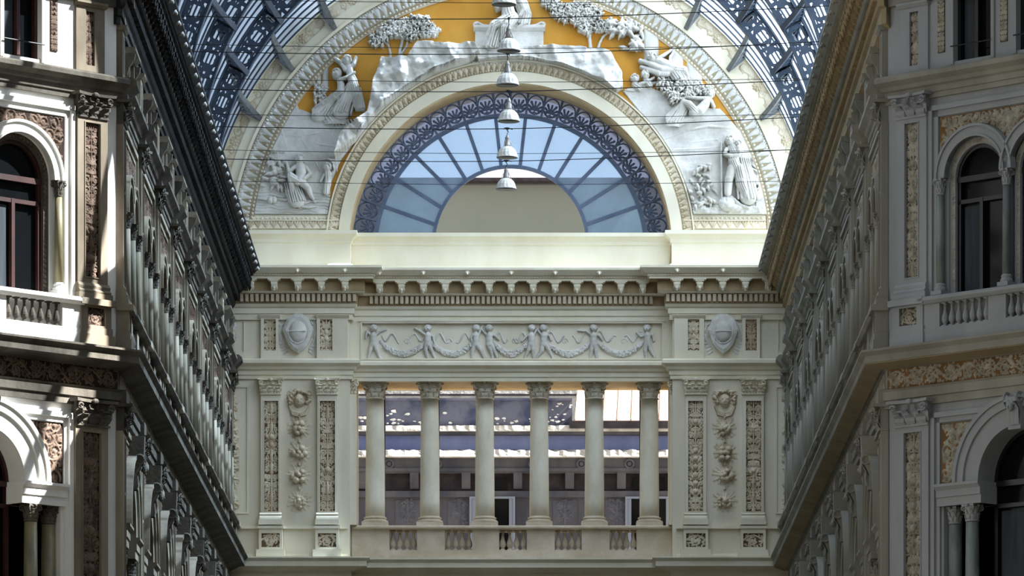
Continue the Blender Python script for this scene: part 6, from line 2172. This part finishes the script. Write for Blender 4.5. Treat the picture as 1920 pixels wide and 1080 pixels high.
for i, (px, py, y) in enumerate(LAMPS):
    x = (px - 990) * y / F_PX + CX; z = CZ + (2080 - py) * y / F_PX
    o = lp if i == 0 else copy_tree(lp)
    place(o, T(x, -y, z) @ Matrix.Rotation(.4 * i, 4, 'Z'))
    tag(o, names[i], 'lamp', 'bell lamps on the cross cables')
    for kind in (0, 1):
        zw = z + .72 if kind == 0 else z + .50
        yy = y if kind == 0 else y + 2.3
        sag = .18 if kind == 0 else .10
        m_ = MB(); pts = []
        for k in range(21):
            X_ = -7.4 + 14.8 * k / 20
            t = (X_ - x) / 7.4
            pts.append((X_, -yy, zw + sag * abs(t) ** 1.6 + (.12 * (t) if kind == 0 else 0)))
        m_.tube(pts, .011 if kind == 0 else .007, 5)
        o2 = obj('support_cable' if kind == 0 else 'stay_wire', m_, 'cable')
        tag(o2, ('dark cable across the nave carrying the %s bell lamp from the bottom' if kind == 0 else 'thin wire across the nave just behind the %s bell lamp from the bottom') % ORD[i], 'cable')

# ------------------------------------------------------------------ building across the street
YF = 166.0
FF = frame((0, YF), (1, 0))
sF = F_PX / YF
def BX(px, d=0): return (px - 990) * (YF - d) / F_PX + CX
def BZ(py, d=0): return CZ + (2080 - py) * (YF - d) / F_PX
fa = thing('street_building', 'blue grey building across the street behind the colonnade with ledges and brackets', 'building', FF)
xa, xb = BX(600), BX(1320)
obj('wall', MB().box(xa, xb, -6, 0, 10, BZ(812)), 'far_grey', fa)
obj('parapet', MB().box(xa, BX(1073), -1.2, -.5, BZ(812), BZ(745)).box(xa, BX(1073), -1.2, -.42, BZ(747), BZ(743)), 'far_slate', fa)
# flakes of lost paint on the parapet
rg = random.Random(4); m_ = MB()
for k in range(60):
    px = rg.choice([rg.uniform(672, 760), rg.uniform(930, 1070), rg.uniform(720, 850)]); py = 797 - abs(rg.gauss(0, 10)) - 2
    if rg.random() < .35: px = rg.uniform(1000, 1070); py = rg.uniform(755, 795)
    r_ = rg.uniform(.015, .055)
    pts = [(BX(px, -.5) + r_ * rg.uniform(.5, 1.4) * 1.6 * math.cos(2 * PI * i / 7), BZ(py, -.5) + r_ * rg.uniform(.4, 1.2) * math.sin(2 * PI * i / 7)) for i in range(7)]
    obj('bare_patch', MB().poly(pts, -.5, -.485 + .0002 * k), 'far_white', fa)
def roughledge(px0, px1, pya, pyb, d1, seed, mt, nm, amp=.05):
    """ledge with a crumbling lip"""
    r2 = random.Random(seed); n = 90
    a, b = BX(px0), BX(px1); za, zb2 = BZ(pya, d1), BZ(pyb, d1)
    v = []; f = []
    for i in range(n + 1):
        x = a + (b - a) * i / n
        e1 = r2.uniform(0, amp); e2 = r2.uniform(0, amp)
        v += [(x, -.3, za + .05 + e1), (x, d1 - e2, za - e1 * .6), (x, d1 - e2 * .5, (za + zb2) / 2), (x, d1, zb2), (x, -.3, zb2)]
    for i in range(n):
        for k in range(5): f.append((5 * i + k, 5 * i + (k + 1) % 5, 5 * i + 5 + (k + 1) % 5, 5 * i + 5 + k))
    m2 = MB(); m2.add(v, f); obj(nm, m2, mt, fa)
roughledge(600, 1320, 797, 808, .55, 3, 'far_white', 'upper_ledge', .03)
obj('upper_moulding', MB().box(xa, xb, 0, .40, BZ(818), BZ(808)), 'far_grey', fa)
obj('blue_band', MB().box(xa, xb, 0, .12, BZ(844), BZ(818)), 'far_blue', fa)
roughledge(600, 1320, 842, 856, .62, 7, 'far_white', 'lower_ledge', .10)
m_ = MB().box(xa, xb, -.3, .30, BZ(886, .3), BZ(856, .3)).box(xa, xb, .3, .36, BZ(884, .3), BZ(878, .3))
obj('frieze', m_, 'far_grey', fa)
for px in range(640, 1310, 90):
    m_ = MB().arcband(BX(px), BZ(870, .3), .10, .15, .3, .35, 0, 2 * PI, 20)
    m_.arcband(BX(px), BZ(870, .3), .0, .06, .3, .33, 0, 2 * PI, 12)
    obj('medallion', m_, 'far_relief', fa)
obj('painted_shadow_band', MB().box(xa, xb, 0, .02, BZ(920), BZ(886)), 'eave_dark', fa)  # flat dark strip on the wall, shade between the brackets put in as colour
br = None
for px in range(680, 1300, 97):
    b_ = MB().extr([(0, -.5), (.1, -.5), (.16, -.35), (.24, -.3), (.28, -.1), (.3, 0), (0, 0)], -.13, .13)
    o = obj('bracket', b_, 'far_grey', fa, T(BX(px), 0, BZ(886)))
obj('lower_moulding', MB().box(xa, xb, 0, .16, BZ(932, .1), BZ(921, .1)), 'far_grey', fa)
for i, px in enumerate((745, 843, 1040, 1138)):
    hf = HF(0, .62, 0, .8, .02); rg = random.Random(i)
    
    for q in (-1, 1):
        hf.spiral(.31 + q * .15, .28, .12, 1.2, PI / 2, q, .022); hf.spiral(.31 + q * .14, .56, .10, 1.2, PI / 2, -q, .02)
    for q in range(16): hf.leaf(rg.uniform(.08, .54), rg.uniform(.05, .75), rg.uniform(0, 6.28), .12, .05, 2)
    hf.cap((.31, .04), (.31, .76), .03, .02)
    obj('scroll_relief', hf.mesh('sr'), 'far_relief', fa, T(BX(px), .02, BZ(984)))
    obj('relief_panel', MB().box(BX(px) - .06, BX(px) + .68, 0, .02, BZ(990), BZ(938)), 'far_grey', fa)
for px0, px1 in ((884, 962), (1176, 1256)):
    wn = obj('window_frame', panel_frame(MB(), BX(px0), BX(px1), 16.9, BZ(936), .1, .2, .06).box(BX((px0 + px1) / 2) - .05, BX((px0 + px1) / 2) + .05, .1, .2, 16.9, BZ(936)).box(BX(px0), BX(px0) + .12, .1, .16, 16.9, BZ(936)).box(BX(px1) - .12, BX(px1), .1, .16, 16.9, BZ(936)), 'far_frame', fa)
    obj('pane', MB().box(BX(px0), BX(px1), .05, .1, 16.9, BZ(932)), 'window_glass', wn)
    obj('upper_pane', MB().box(BX(px0 + 10), BX(px1 - 10), .05, .1, BZ(919), BZ(896)), 'window_glass', wn)
# terrace wall behind the parapet
tw = thing('terrace_wall', 'thin pale sunlit wall strip above the dark parapet behind the colonnade', 'wall', T(0, 0, 0))
yy = 176.0; zt = CZ + (2080 - 733) * yy / F_PX
obj('wall', MB().box(-8, 8, -yy - .3, -yy, 20, zt), 'far_white', tw)
obj('rail', MB().box(-8, 8, -yy, -yy + .05, zt - .15, zt - .10), 'eave_dark', tw)
# ribbed metal roof on the right
zr = thing('metal_roof', 'pale pink standing seam metal roof with dark gutter, seen past the right columns', 'roof', T(0, 0, 0))
y0_, y1_ = 165.6, 169.5
zA = CZ + (2080 - 788) * y0_ / F_PX; zB = CZ + (2080 - 726) * y1_ / F_PX
xA = (1077 - 990) * y0_ / F_PX + CX; xB = 6.6
m_ = MB(); m_.add([(xA, -y0_, zA), (xB, -y0_, zA), (xB, -y1_, zB), (xA + .12, -y1_, zB), (xA, -y0_, zA - .08), (xB, -y0_, zA - .08), (xB, -y1_, zB - .1), (xA + .12, -y1_, zB - .1)],
                  [(0, 1, 2, 3), (7, 6, 5, 4), (0, 1, 5, 4), (3, 0, 4, 7), (1, 2, 6, 5), (2, 3, 7, 6)])
obj('sheet', m_, 'zinc_pink', zr)
m_ = MB()
k = 0
while xA + .02 + k * .42 < xB:
    x = xA + .02 + k * .42
    m_.tube([(x, -y0_, zA + .02), (x + .12, -y1_, zB + .02)], .022, 4); k += 1
obj('seams', m_, 'tan', zr)
obj('gutter', MB().box(xA - .15, xB, -y0_, -y0_ + .2, zA - .26, zA - .04), 'eave_dark', zr)
